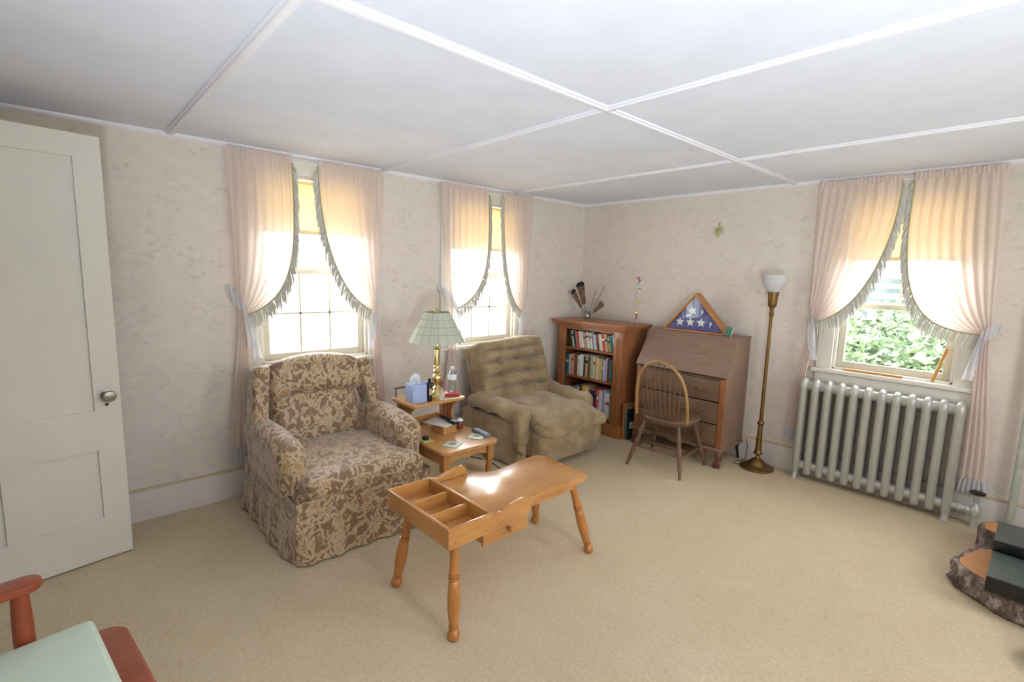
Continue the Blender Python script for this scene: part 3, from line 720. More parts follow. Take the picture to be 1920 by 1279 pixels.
# ------------------------------------------------------------------ brass table lamp with shell shade
def table_lamp():
    X0, Y0 = .625, -2.285
    t = thing('table_lamp', 'brass table lamp with pale green shell panel shade', 'lamp', (X0, Y0, ZU))
    MB().lathe([(.001, 0), (.062, 0), (.064, .008), (.058, .016), (.046, .022), (.040, .036), (.028, .046), (.022, .058), (.030, .066), (.024, .076), (.015, .086)], 28).build('base', 'brass', t)
    MB().lathe([(.015, .084), (.020, .10), (.031, .125), (.034, .14), (.028, .158), (.017, .170), (.022, .178), (.027, .188), (.022, .198), (.016, .206), (.024, .212), (.024, .220), (.018, .228), (.020, .236), (.014, .32), (.012, .335), (.018, .340), (.020, .348), (.014, .356), (.016, .37), (.010, .385), (.009, .40)], 20).build('stem', 'brass', t)
    MB().lathe([(.004, .395), (.004, .59), (.011, .594), (.007, .602), (.010, .61), (.006, .62), (.001, .624)], 12).build('finial', 'brass', t)
    N = 18; zs = [.405, .452, .50, .548, .595]; rt_, rb = .085, .185
    def rad(z): return lerp(rb, rt_, (z-zs[0])/(zs[-1]-zs[0]))
    sh = MB()
    for z in zs[1:]:
        sh.tube([(rad(z)*math.cos(2*PI*i/40), rad(z)*math.sin(2*PI*i/40), z) for i in range(41)], .0013, 5, False)
    for i in range(N):
        a = 2*PI*(i+.5)/N; sh.tube([(rad(zs[0])*math.cos(a), rad(zs[0])*math.sin(a), zs[0]), (rt_*math.cos(a), rt_*math.sin(a), zs[-1])], .0014, 5, False)
    for a in (0, PI/2, PI, 3*PI/2): sh.tube([(0, 0, zs[-1]-.005), (rt_*math.cos(a), rt_*math.sin(a), zs[-1])], .003, 5, False)
    so = sh.build('shade', 'wire', t)
    for r in range(4):
        z0, z1 = zs[r], zs[r+1]; ha = PI/N*.97; q = MB()
        if r == 0:
            bot = [(lerp(-ha, ha, k/6), z0-.018*math.sin(PI*k/6)) for k in range(7)]
        else: bot = [(lerp(-ha, ha, k/2), z0) for k in range(3)]
        pts = bot+[(lerp(ha, -ha, k/2), z1) for k in range(3)]
        # flat tile spanning one facet, small thickness
        def V(a, z, e):
            rr = rad(max(z, z0-.02))*math.cos(ha); return ((rr+e), rr*math.tan(a), z)
        q.prism(pts, -.0008, .0008, V)
        me = q.mesh('shade_panel', 'capiz')
        for i in range(N):
            o = bpy.data.objects.new('shade_panel', me); C.objects.link(o); o.parent = so; o.rotation_euler = (0, 0, 2*PI*i/N)
table_lamp()

# ------------------------------------------------------------------ things on the end table
def tissue():
    t = thing('tissue_box', 'pale blue tissue box with white tissue on end table', 'tissue box', (.632, -2.455, ZU), math.radians(-5))
    MB().box((-.058, -.052, 0), (.058, .052, .118)).build('box', 'bluebox', t, .003)
    MB().prism([(.034*math.cos(2*PI*i/16), .022*math.sin(2*PI*i/16)) for i in range(16)], .1185, .1195).build('opening', 'lightgrey', t)
    def f(u, v):
        a = 2*PI*u; r = (.026*(1-v)**.7+.016*math.sin(PI*v))*(1+.45*math.sin(3*a+4*v)); return Vector((r*math.cos(a)+.012*v, r*math.sin(a)*.8-.006*v, .117+.078*v))
    MB().grid(24, 10, f).build('tissue', 'tissue', t, 0, False, 180)
tissue()
def black_case():
    t = thing('eyeglass_case', 'black upright case with tan panel beside tissue box', 'case', (.69, -2.386, ZU), math.radians(-12))
    MB().rbox((0, 0, .066), (.018, .016, .066), .01, 3, 2).build('case', 'black', t, 0)
    MB().box((.0182, -.008, .045), (.0195, .008, .09)).build('front_panel', 'tan', t)
    MB().rbox((-.004, 0, .144), (.012, .011, .012), .008).build('clip', 'black', t)
black_case()
tag(MB().box((.57, -2.372, ZU), (.625, -2.362, ZU+.12)).build('greeting_card', 'bluebox'), 'thin pale blue card standing behind the black case', 'card')
q = MB(); q.add([(.70, -2.315, ZU), (.735, -2.295, ZU), (.716, -2.306, ZU+.09), (.698, -2.27, ZU), (.70, -2.312, ZU), (.717, -2.302, ZU+.09)], [(0, 1, 2), (3, 4, 5), (0, 1, 3, 4), (1, 2, 5, 3), (0, 4, 5, 2)])
tag(q.build('folded_card', 'paper'), 'small white folded card in front of brass lamp base', 'card')
def goblet():
    o = MB().lathe([(.001, 0), (.018, 0), (.017, .006), (.006, .012), (.005, .045), (.008, .055), (.024, .06), (.027, .068), (.027, .078), (.022, .078), (.020, .066), (.001, .064)], 18, (.545, -2.205, ZU)).build('wooden_goblet', 'bookwood')
    tag(o, 'small brown wooden goblet behind the brass lamp', 'goblet')
goblet()
def bottle():
    t = thing('water_bottle', 'clear plastic water bottle standing in red dish', 'bottle', (.632, -2.158, ZU+.0085))
    MB().lathe([(.001, 0), (.026, 0), (.029, .006), (.028, .05), (.024, .075), (.028, .10), (.031, .125), (.030, .14), (.022, .160), (.013, .174), (.012, .18)], 22).build('bottle_body', 'clearplastic', t)
    MB().lathe([(.0295, .102), (.0325, .107), (.0325, .138), (.0305, .142)], 22, cap=False).build('label_band', 'white', t)
    MB().lathe([(.013, .178), (.014, .181), (.014, .196), (.001, .198)], 16).build('cap', 'white', t)
bottle()
def dish():
    o = MB().lathe([(.001, 0), (.045, 0), (.060, .010), (.062, .016), (.057, .015), (.044, .007), (.001, .007)], 28, (.632, -2.158, ZU)).build('red_dish', 'red'); tag(o, 'shallow red dish under water bottle on end table', 'dish')
dish()
# lower tier
def keepbox():
    t = thing('keepsake_box', 'small wooden box on lower tier of end table', 'box', (.715, -2.285, ZL))
    MB().box((-.075, -.055, 0), (.075, .055, .048)).build('box_body', 'tablewood', t, .003)
    MB().box((-.078, -.058, .0485), (.078, .058, .056)).build('lid', 'tablewood', t, .002)
keepbox()
ob = MB().box((-.10, -.075, 0), (.10, .075, .005)).build('magazine', 'paper', None, .001); ob.location = (.70, -2.30, ZL+.0565); ob.rotation_euler = (0, 0, math.radians(18)); tag(ob, 'white printed booklet lying on the small wooden box', 'booklet')
def brush():
    t = thing('hair_brush', 'black long-handled brush lying across the white booklet', 'brush', (.71, -2.245, ZL+.062), math.radians(-5))
    MB().rbox((-.055, 0, .009), (.065, .012, .009), .008).build('handle', 'black', t)
    MB().rbox((.06, 0, .010), (.052, .024, .010), .009).build('head', 'black', t)
    MB().rbox((.075, 0, .021), (.026, .016, .002), .0018).build('bristle_pad', 'lightgrey', t)
brush()
def mug():
    t = thing('brown_mug', 'small brown mug with white lid at lower tier edge', 'mug', (.735, -2.165, ZL))
    MB().lathe([(.001, 0), (.024, 0), (.027, .01), (.027, .05), (.024, .055), (.024, .02), (.001, .018)], 18).build('mug_body', 'mugbrown', t)
    MB().lathe([(.026, .0555), (.020, .066), (.010, .072), (.001, .073)], 18).build('lid', 'white', t)
mug()
def coaster(x, y, rz, label):
    t = thing('coaster', label, 'coaster', (x, y, ZL), rz, 'pale coasters on the end table')
    MB().box((-.05, -.05, 0), (.05, .05, .006)).build('tile', 'palegreen', t, .002)
    MB().box((-.022, -.018, .0061), (.02, .02, .0066)).build('printed_motif', 'print', t)
coaster(.985, -2.405, math.radians(28), 'pale square coaster nearest the floral armchair')
coaster(.958, -2.19, math.radians(32), 'pale square coaster beside the grey remote control')
def remote(name, x, y, rz, mat, label):
    t = thing(name, label, 'remote control', (x, y, ZL), rz)
    MB().rbox((0, 0, .011), (.085, .023, .011), .009).build('case', mat, t)
    bt = MB()
    for i in range(6):
        for j in range(3): bt.box((-.06+.02*i, -.014+.011*j, .0215), (-.048+.02*i, -.007+.011*j, .0235))
    k = bt.build('buttons', 'lightgrey', t); k['kind'] = 'stuff'
remote('remote_control', .93, -2.128, math.radians(-4), 'greyblue', 'grey remote control on the right edge of end table')
def trinket():
    t = thing('trinket_dish', 'dark trinket on a green coaster beside floral chair arm', 'trinket', (.82, -2.50, ZL))
    MB().box((-.035, -.035, 0), (.035, .035, .008)).build('coaster_base', 'sage', t, .002)
    MB().rbox((0, 0, .022), (.018, .018, .013), .01).build('trinket_body', 'darkmetal', t)
trinket()
# things on the carpet under the end table
ob = MB().box((-.075, -.055, 0), (.075, .055, .05)).build('cardboard_box', 'tan', None, .002); ob.location = (.62, -1.90, 0); ob.rotation_euler = (0, 0, .5); tag(ob, 'small tan cardboard box on carpet under end table', 'box')
def glue():
    t = thing('small_bottle', 'little white bottle with black cap under end table', 'bottle', (.70, -2.14, 0))
    MB().lathe([(.001, 0), (.018, 0), (.019, .01), (.019, .06), (.009, .075)], 14).build('bottle_body', 'white', t)
    MB().lathe([(.010, .075), (.010, .10), (.001, .102)], 12).build('cap', 'black', t)
glue()
ob = MB().box((-.10, -.07, 0), (.10, .07, .008)).build('paper_stack', 'paper'); ob.location = (.78, -2.02, 0); ob.rotation_euler = (0, 0, -.3); tag(ob, 'flat white papers on the carpet beneath end table', 'papers')
tag(MB().tube([(.84, -1.82, .006), (.74, -1.78, .006), (.64, -1.76, .006), (.50, -1.77, .006), (.30, -1.85, .006), (.06, -1.90, .006)], .004, 6).build('power_cord', 'black'), 'black power cord on carpet beside the recliner', 'cord')

# ------------------------------------------------------------------ bookcase
BX0, BX1, BYF, BYB = .117, .893, -.452, -.10
SH = [(.130, .150), (.478, .498), (.762, .780)]
def bookcase():
    t = thing('bookcase', 'brown wooden open bookcase with fluted posts near corner', 'bookcase', (.505, -.28, 0))
    MB().box((BX0, BYF, .0), (BX0+.02, BYB, 1.0)).build('side_panel', 'bookwood', t, .002, True)
    MB().box((BX1-.02, BYF, .0), (BX1, BYB, 1.0)).build('side_panel', 'bookwood', t, .002, True)
    MB().box((BX0+.02, BYB-.01, .0), (BX1-.02, BYB, 1.0)).build('back_panel', 'bookwood', t, 0, True)
    for a, b_ in ((BX0, .205), (.792, BX1)):
        p = MB().box((a, BYF-.02, .118), (b_, BYF-.001, .985)).build('post', 'bookwood', t, .003, True)
        m_ = (a+b_)/2
        for k in (-.018, .0, .018):
            MB().lathe([(.005, .17), (.005, .92)], 8, (m_+k, BYF-.0195, 0)).build('reed', 'bookwood', p, 0, True)
    MB().box((BX0-.012, BYF-.032, 0), (BX1+.012, BYB, .105)).build('plinth', 'bookwood_x', t, .004, True)
    MB().box((BX0-.016, BYF-.036, .105), (BX1+.016, BYB, .118)).build('plinth_moulding', 'lightgrey' if False else 'bookwood_x', t, .004, True)
    MB().box((.205, BYF-.018, .962), (.792, BYF-.001, .985)).build('top_rail', 'bookwood_x', t, .002, True)
    for z0, z1 in SH: MB().box((BX0+.02, BYF+.004, z0), (BX1-.02, BYB-.01, z1)).build('shelf', 'bookwood_x', t, .002, True)
    c = MB()
    for o, z0, z1 in ((.012, .985, 1.0), (.028, 1.0, 1.018), (.046, 1.018, 1.028), (.055, 1.028, 1.05)):
        c.box((BX0-o, BYF-.02-o, z0), (BX1+o, BYB, z1))
    c.build('cornice', 'bookwood_x', t, .003, True)
bookcase()
BC = {'white': (226, 226, 222), 'cream': (222, 206, 174), 'tan': (196, 164, 120), 'dark green': (38, 66, 54), 'teal': (52, 108, 112), 'navy blue': (44, 58, 104), 'sky blue': (84, 136, 178),
      'salmon': (214, 150, 118), 'brown': (118, 84, 58), 'black': (40, 40, 42), 'red': (188, 64, 74), 'pink': (216, 120, 128), 'yellow': (216, 186, 84), 'orange': (220, 148, 88), 'grey': (150, 152, 154),
      'pale blue': (186, 200, 220), 'lilac': (168, 160, 196), 'olive green': (126, 138, 84), 'pale green': (164, 190, 160), 'maroon': (110, 50, 48)}
BM = {k: pm('cover_'+k.replace(' ', '_'), v, .55, var=.08, scale=30) for k, v in BC.items()}
ORD = ['first', 'second', 'third', 'fourth', 'fifth', 'sixth', 'seventh', 'eighth', 'ninth', 'tenth', 'eleventh', 'twelfth', 'thirteenth', 'fourteenth', 'fifteenth', 'sixteenth', 'seventeenth', 'eighteenth', 'nineteenth', 'twentieth', 'twenty-first', 'twenty-second', 'twenty-third', 'twenty-fourth']
def book(x, y, z, th, dp, ht, col, label, group, lean=0.):
    t = thing('book', label, 'book', (x, y, z), 0, group)
    # spine faces -y ; local x thickness, y depth, z height ; lean about y axis
    X = Matrix.Rotation(lean, 4, 'Y')
    c = 0.0018
    cv = MB(); cv.box((0, 0, 0), (c, dp, ht), X).box((th-c, 0, 0), (th, dp, ht), X).box((c, 0, 0), (th-c, c, ht), X)
    cv.build('cover', BM[col], t)
    MB().box((c, c, .003), (th-c, dp-.004, ht-.004), X).build('pages', 'pages', t)
    if random.random() < .5:
        z0 = ht*random.uniform(.5, .75); MB().box((.001, -.0006, z0), (th-.001, .0, z0+ht*.12), X).build('spine_label', random.choice([BM['cream'], BM['navy blue'], BM['red'], BM['white'], BM['black']]), t)
rows = [
 (SH[2][1], .205, .79, 'top', .172, -.2, ['dark green', 'white', 'dark green', 'pink', 'red', 'cream', 'white', 'lilac', 'tan', 'white', 'pale green', 'white', 'grey', 'pale blue', 'brown', 'cream', 'white', 'red', 'tan', 'yellow', 'teal', 'white']),
 (SH[1][1], .15, .79, 'middle', .225, 0, ['dark green', 'teal', 'pale blue', 'salmon', 'brown', 'white', 'white', 'dark green', 'tan', 'brown', 'pale green', 'cream', 'tan', 'cream', 'yellow', 'grey', 'pale blue', 'white', 'maroon', 'teal', 'white']),
 (SH[0][1], .15, .79, 'bottom', .265, 0, ['black', 'navy blue', 'maroon', 'salmon', 'orange', 'sky blue', 'cream', 'brown', 'yellow', 'white', 'orange', 'navy blue', 'red', 'pink', 'white', 'lilac', 'pale blue', 'white', 'grey'])]
for z, x0, x1, nm, hh, lean, cols in rows:
    ths = [random.uniform(.7, 1.35) for _ in cols]; k = (x1-x0-.012-(abs(math.sin(lean))*hh if lean else 0))/sum(ths)
    x = x0+.004+(abs(math.sin(lean))*hh if lean else 0)
    for i, (c_, th) in enumerate(zip(cols, ths)):
        th *= k; ht = hh*random.uniform(.86, 1.0)
        if nm == 'bottom' and i < 5: ht *= .82
        if lean and i == 0: pass
        zz = z+.0005+(math.sin(abs(lean))*th if lean < 0 and False else 0)
        ln = lean
        zoff = 0 if ln == 0 else (0 if ln > 0 else 0)
        # leaning to the left: rotate about y by negative angle keeps the right lower corner low
        book(x, BYF+.02+random.uniform(0, .02), zz+(th*math.sin(-ln) if ln < 0 and False else 0), th*math.cos(ln)*.96, .135 if nm == 'top' else .17, ht, c_,
             '%s book, %s from the left on the %s bookcase shelf' % (c_, ORD[i], nm), 'books on the bookcase shelves', ln)
        x += th

# ------------------------------------------------------------------ jar of feathers on the bookcase
BT = 1.05
def feather_jar():
    x, y = .285, -.245
    t = thing('glass_jar', 'small glass jar on bookcase holding brown feathers', 'jar', (x, y, BT))
    MB().lathe([(.001, 0), (.034, 0), (.038, .01), (.038, .055), (.028, .070), (.030, .078), (.027, .078), (.025, .068), (.034, .052), (.034, .012), (.001, .008)], 22).build('jar_body', 'jar', t)
    def feather(tipx, tipz, wd, label, ry, dark=True, yo=0.):
        f = thing('feather', label, 'feather', (x+.0, y+yo, BT+.012), 0, 'brown feathers in the glass jar')
        A = Vector((0, 0, 0)); B = Vector((tipx, ry, tipz)); d = (B-A); n = Vector((0, 1, 0)); sd = d.cross(n).normalized()
        MB().tube([A, A+d*.5, B], [.0022, .002, .001], 6).build('quill', 'twig', f)
        def vane(t0, t1, mat, nm):
            g = MB()
            def W(u): return wd*min(1, .40+1.0*max(0, u-.3))*(1.0 if u < .95 else max(.6, (1.05-u)/.10))
            def fn(a, b_):
                u = lerp(t0, t1, b_); return A+d*u+sd*W(u)*(a*2-1)+n*(.004*math.cos(PI*(a-.5))+.002)
            g.grid(6, 10, fn)
            def fn2(a, b_):
                return fn(a, b_)-n*.003
            g.grid(6, 10, fn2); g.build(nm, mat, f)
        vane(.38, .88, 'feather', 'vane'); vane(.88, 1.0, 'featherdark' if dark else 'feather', 'vane_tip')
    feather(-.125, .355, .052, 'tall broad brown feather with black tip in glass jar', .01)
    feather(-.20, .275, .032, 'narrow brown feather leaning left out of glass jar', .0, True, -.008)
    feather(.20, .165, .032, 'brown feather leaning low to the right from glass jar', -.02, False, .008)
    for tip, lb in (((.09, 0, .29), 'thin dark twig standing upright in glass jar'), ((.185, .02, .32), 'pale grey twig slanting right in glass jar'), ((-.27, .01, .255), 'short grey twig poking left from glass jar')):
        B = Vector(tip); o = MB().tube([(x, y+.004, BT+.012), Vector((x, y+.004, BT+.012))+B*.5+Vector((.008, 0, 0)), Vector((x, y+.004, BT+.012))+B], [.0025, .0025, .0035], 6).build('twig', 'twig'); tag(o, lb, 'twig', 'twigs in the glass jar')
feather_jar()
def ornament():
    x, y = .845, -.19
    t = thing('wire_ornament', 'slender wire ornament with beads and brass charm on bookcase', 'ornament', (x, y, BT))
    MB().lathe([(.001, 0), (.024, 0), (.024, .006), (.004, .010), (.001, .010)], 16).build('base', 'bookwood', t)
    MB().tube([(0, 0, .008), (.006, 0, .15), (.004, 0, .30), (-.004, 0, .42), (-.018, 0, .435)], .002, 6).build('wire', 'nickel', t)
    for p, r, m_ in (((-.018, 0, .425), .013, 'red'), ((-.004, .004, .405), .011, 'nickel'), ((-.016, 0, .385), .012, 'bluebox'), ((.004, 0, .33), .007, 'darkmetal')):
        MB().lathe([(.001, -r), (r*.7, -r*.7), (r, 0), (r*.7, r*.7), (.001, r)], 12, p).build('bead', m_, t)
    MB().lathe([(.001, -.03), (.012, -.022), (.018, -.005), (.013, .012), (.006, .02), (.001, .024)], 16, (-.016, 0, .105)).build('brass_bell', 'brass', t)
    MB().lathe([(.001, -.016), (.010, -.012), (.012, 0), (.006, .012), (.001, .016)], 12, (-.016, 0, .055)).build('charm', 'redwood', t)
    for k in range(5):
        a = 2*PI*k/5; MB().lathe([(.001, -.004), (.008, -.002), (.008, .002), (.001, .004)], 8, (.012+.010*math.cos(a), -.004, .20+.010*math.sin(a)), (.012+.010*math.cos(a), -1.004, .20+.010*math.sin(a))).build('petal', 'sage', t)
ornament()

# ------------------------------------------------------------------ leaning frames beside bookcase
def lean_panel(name, label, cat, x, y0, y1, h, th, parts, lean, rz=0):
    t = thing(name, label, cat, (x, (y0+y1)/2, 0)); t.rotation_euler = (0, lean, rz)
    parts(t, (y1-y0)/2, h, th); return t
def pf(t, w2, h, th):
    fw_ = .03
    for a, b_ in (((0, -w2, 0), (th, -w2+fw_, h)), ((0, w2-fw_, 0), (th, w2, h)), ((0, -w2+fw_, 0), (th, w2-fw_, fw_)), ((0, -w2+fw_, h-fw_), (th, w2-fw_, h))):
        MB().box(a, b_).build('frame_bar', 'casewood', t, .003)
    MB().box((.002, -w2+fw_, fw_), (.008, w2-fw_, h-fw_)).build('picture', 'tan', t)
lean_panel('picture_frame', 'light wooden picture frame leaning against bookcase side', 'picture frame', .923, -.445, -.14, .335, .016, pf, -.015, -.05)
def pb(t, w2, h, th):
    MB().box((0, -w2, 0), (th, w2, h)).build('board', 'teal', t, .002)
    MB().box((0, -w2-.004, 0), (th, -w2-.0005, h)).build('edge_strip', 'tealedge', t)
    MB().box((th+.0002, -.075, .10), (th+.001, -.015, .165)).build('label_patch', 'palegreen', t)
lean_panel('photo_album', 'large dark teal album leaning on the wooden frame', 'album', .968, -.435, -.22, .285, .014, pb, -.03, -.20)

# ------------------------------------------------------------------ slant-front desk
DX0, DX1 = 1.025, 1.825; DF = -.425; DB = -.03; DT = 1.03
def desk():
    t = thing('slant_front_desk', 'dark walnut slant-front desk with claw feet against back wall', 'desk', ((DX0+DX1)/2, (DF+DB)/2, 0))
    side = [(DB, .15), (DB, DT-.012), (-.235, DT-.012), (DF+.01, .725), (DF+.01, .15)]
    for x in (DX0, DX1-.02):
        MB().prism(side, x, x+.02, lambda a, b_, c: (c, a, b_)).build('side_panel', 'deskwood', t, .002, True)
    MB().box((DX0-.006, -.245, DT-.0115), (DX1+.006, DB, DT)).build('top', 'deskwood', t, .003, True)
    MB().box((DX0+.02, DB-.012, .15), (DX1-.02, DB-.002, DT-.012)).build('back_panel', 'deskdark', t, 0, True)
    # fall front lid
    a = Vector((0, -.238, DT-.012)); b_ = Vector((0, DF-.008, .722)); d = b_-a; n = Vector((0, d.z, -d.y)).normalized()
    if n.y > 0: n = -n
    vs_ = []
    for x in (DX0-.002, DX1+.002):
        for p in (a, b_, b_+n*.018, a+n*.018): vs_.append((x, p.y, p.z))
    MB().add(vs_, [(0, 1, 2, 3), (7, 6, 5, 4), (0, 4, 5, 1), (1, 5, 6, 2), (2, 6, 7, 3), (3, 7, 4, 0)]).build('fall_front', 'deskwood', t, .003, True)
    MB().lathe([(.001, 0), (.012, 0), (.012, .002), (.001, .0025)], 12, (1.405, DF+.03, .80), (1.405, DF+.03-.82, .80+.57)).build('escutcheon', 'oldbrass', t, 0, True)
    MB().box((DX0+.02, DF+.012, .70), (DX1-.02, DB-.012, .714)).build('writing_floor', 'deskdark', t, 0, True)
    for x0, x1 in ((DX0+.0, DX0+.045), (DX1-.045, DX1)):
        MB().box((x0, DF-.004, .16), (x1, DF+.009, .712)).build('stile', 'bookwood', t, .002, True)
    zs = [.165, .345, .525, .705]
    for k in range(3):
        dr = MB().box((DX0+.048, DF-.008, zs[k]+.004), (DX1-.048, DF+.012, zs[k+1]-.006)).build('drawer', 'deskdark', t, .004, True)
        MB().box((DX0+.05, DF+.012, zs[k]+.01), (DX1-.05, DB-.03, zs[k+1]-.02)).build('drawer_box', 'deskdark', dr, 0, True)
        for x in (DX0+.20, DX1-.20):
            z = (zs[k]+zs[k+1])/2
            MB().tube([(x-.035, DF-.008, z), (x-.035, DF-.022, z-.004), (x-.02, DF-.026, z-.022), (x+.02, DF-.026, z-.022), (x+.035, DF-.022, z-.004), (x+.035, DF-.008, z)], .004, 6).build('bail_pull', 'oldbrass', dr, 0, True)
        MB().box((1.395, DF-.0095, (zs[k]+zs[k+1])/2+.01), (1.415, DF-.0082, (zs[k]+zs[k+1])/2+.035)).build('keyhole_plate', 'oldbrass', dr, 0, True)
    # base moulding and scalloped skirt
    MB().box((DX0-.012, DF-.02, .135), (DX1+.012, DB, .158)).build('base_moulding', 'deskwood', t, .006, True)
    sk = [(DX0+.02, .135), (DX1-.02, .135)]
    for i in range(25):
        v = i/24; sk.append((lerp(DX1-.02, DX0+.02, v), .135-.045*(abs(2*v-1)**3)-.02*math.exp(-((v-.5)/.08)**2)-.004))
    MB().prism(sk, DF-.008, DF+.006, lambda a_, b2, c: (a_, c, b2)).build('skirt', 'deskwood', t, 0, True)
    for sx, x in ((-1, DX0+.03), (1, DX1-.03)):
        f = MB(); y = DF+.02
        f.tube([(x, y, .14), (x+sx*.015, y-.012, .105), (x+sx*.018, y-.018, .07), (x+sx*.010, y-.012, .048)], [.036, .034, .022, .018], 12)
        cf = f.build('claw_foot', 'claw', t, 0, True)
        cx, cy = x+sx*.012, y-.02
        MB().lathe([(.001, -.024), (.016, -.018), (.024, 0), (.018, .016), (.001, .024)], 14, (cx, cy, .024)).build('ball', 'deskdark', cf, 0, True)
        for k in range(4):
            a2 = -PI/2+(k-1.5)*.75
            MB().tube([(cx+.010*math.cos(a2), cy+.010*math.sin(a2), .052), (cx+.027*math.cos(a2), cy+.027*math.sin(a2), .036), (cx+.029*math.cos(a2), cy+.029*math.sin(a2), .014), (cx+.024*math.cos(a2), cy+.024*math.sin(a2), .002)], [.009, .008, .006, .004], 7).build('claw', 'claw', cf, 0, True)
        MB().tube([(x+sx*.015, DB-.02, .14), (x+sx*.0, DB-.02, .10), (x+sx*.008, DB-.02, .05), (x+sx*.02, DB-.02, .0)], [.020, .014, .010, .011], 8).build('rear_foot', 'black', t, 0, True)
desk()

# ------------------------------------------------------------------ folded flag in its triangular case
def flag_case():
    zb = DT; yF, yB = -.20, -.115; xl, xr, xa, za = 1.112, 1.706, 1.409, DT+.335
    t = thing('flag_display_case', 'triangular oak case holding a folded starred flag on desk', 'display case', (1.409, -.155, DT))
    out = [(xl, zb+.001), (xr, zb+.001), (xa, za)]; cx = sum(p[0] for p in out)/3; cz = sum(p[1] for p in out)/3
    inr = [(cx+(x-cx)*.88, cz+(z-cz)*.88) for x, z in out]
    for i in range(3):
        j = (i+1) % 3
        MB().prism([out[i], out[j], inr[j], inr[i]], yF, yB, lambda a, b_, c: (a, c, b_)).build('case_side', 'casewood', t, .002, True)
    MB().prism(inr, yB-.006, yB-.001, lambda a, b_, c: (a, c, b_)).build('back_board', 'casewood', t, 0, True)
    fi = [(cx+(x-cx)*.87, cz+(z-cz)*.87) for x, z in out]
    fg = MB().prism(fi, yF+.014, yB-.008, lambda a, b_, c: (a, c, b_)).build('folded_flag', 'flag', t, .008, True)
    # fold crease lines as thin raised bands
    def star(x, z, r, rot=0., keep=None):
        pts = []
        for k in range(10):
            rr = r if k % 2 == 0 else r*.42; a = PI/2+rot+PI*k/5; px, pz = x+rr*math.cos(a), z+rr*math.sin(a); pts.append((px, pz))
        MB().prism(pts, yF+.0125, yF+.0142, lambda a, b_, c: (a, c, b_)).build('star', 'star', fg, 0, True)
    w_ = xr-xl
    for fx, fz, r, rot in ((.27, .080, .042, 0), (.43, .082, .042, .05), (.595, .085, .043, 0), (.455, .182, .042, .25)):
        star(xl+w_*fx, zb+fz, r, rot)
    # half stars running under the right edge and a strip of fold
    for fx, fz in ((.735, .070), (.60, .165)):
        x, z = xl+w_*fx, zb+fz
        MB().prism([(x-.010, z+.022), (x+.004, z+.030), (x+.012, z+.008), (x+.002, z-.002), (x-.008, z-.022), (x-.006, z+.002)], yF+.0125, yF+.0142, lambda a, b_, c: (a, c, b_)).build('star', 'star', fg, 0, True)
    MB().prism([(xl+w_*.345, zb+.128), (xl+w_*.44, zb+.140), (xl+w_*.44, zb+.148), (xl+w_*.36, zb+.142)], yF+.0125, yF+.0142, lambda a, b_, c: (a, c, b_)).build('fold_strip', 'star', fg, 0, True)
    MB().prism(fi, yF+.004, yF+.006, lambda a, b_, c: (a, c, b_)).build('glass_front', 'caseglass', t, 0, True)
flag_case()
def deck():
    t = thing('card_box', 'small green and white box leaning on flag case corner', 'box', (1.712, -.224, DT), math.radians(20))
    X = Matrix.Rotation(math.radians(14), 4, 'Y')
    MB().box((-.022, -.006, .006), (.022, .008, .078), X).build('box_front', 'green', t, .001)
    MB().box((.0225, -.006, .006), (.026, .008, .078), X).build('box_side', 'white', t)
deck()

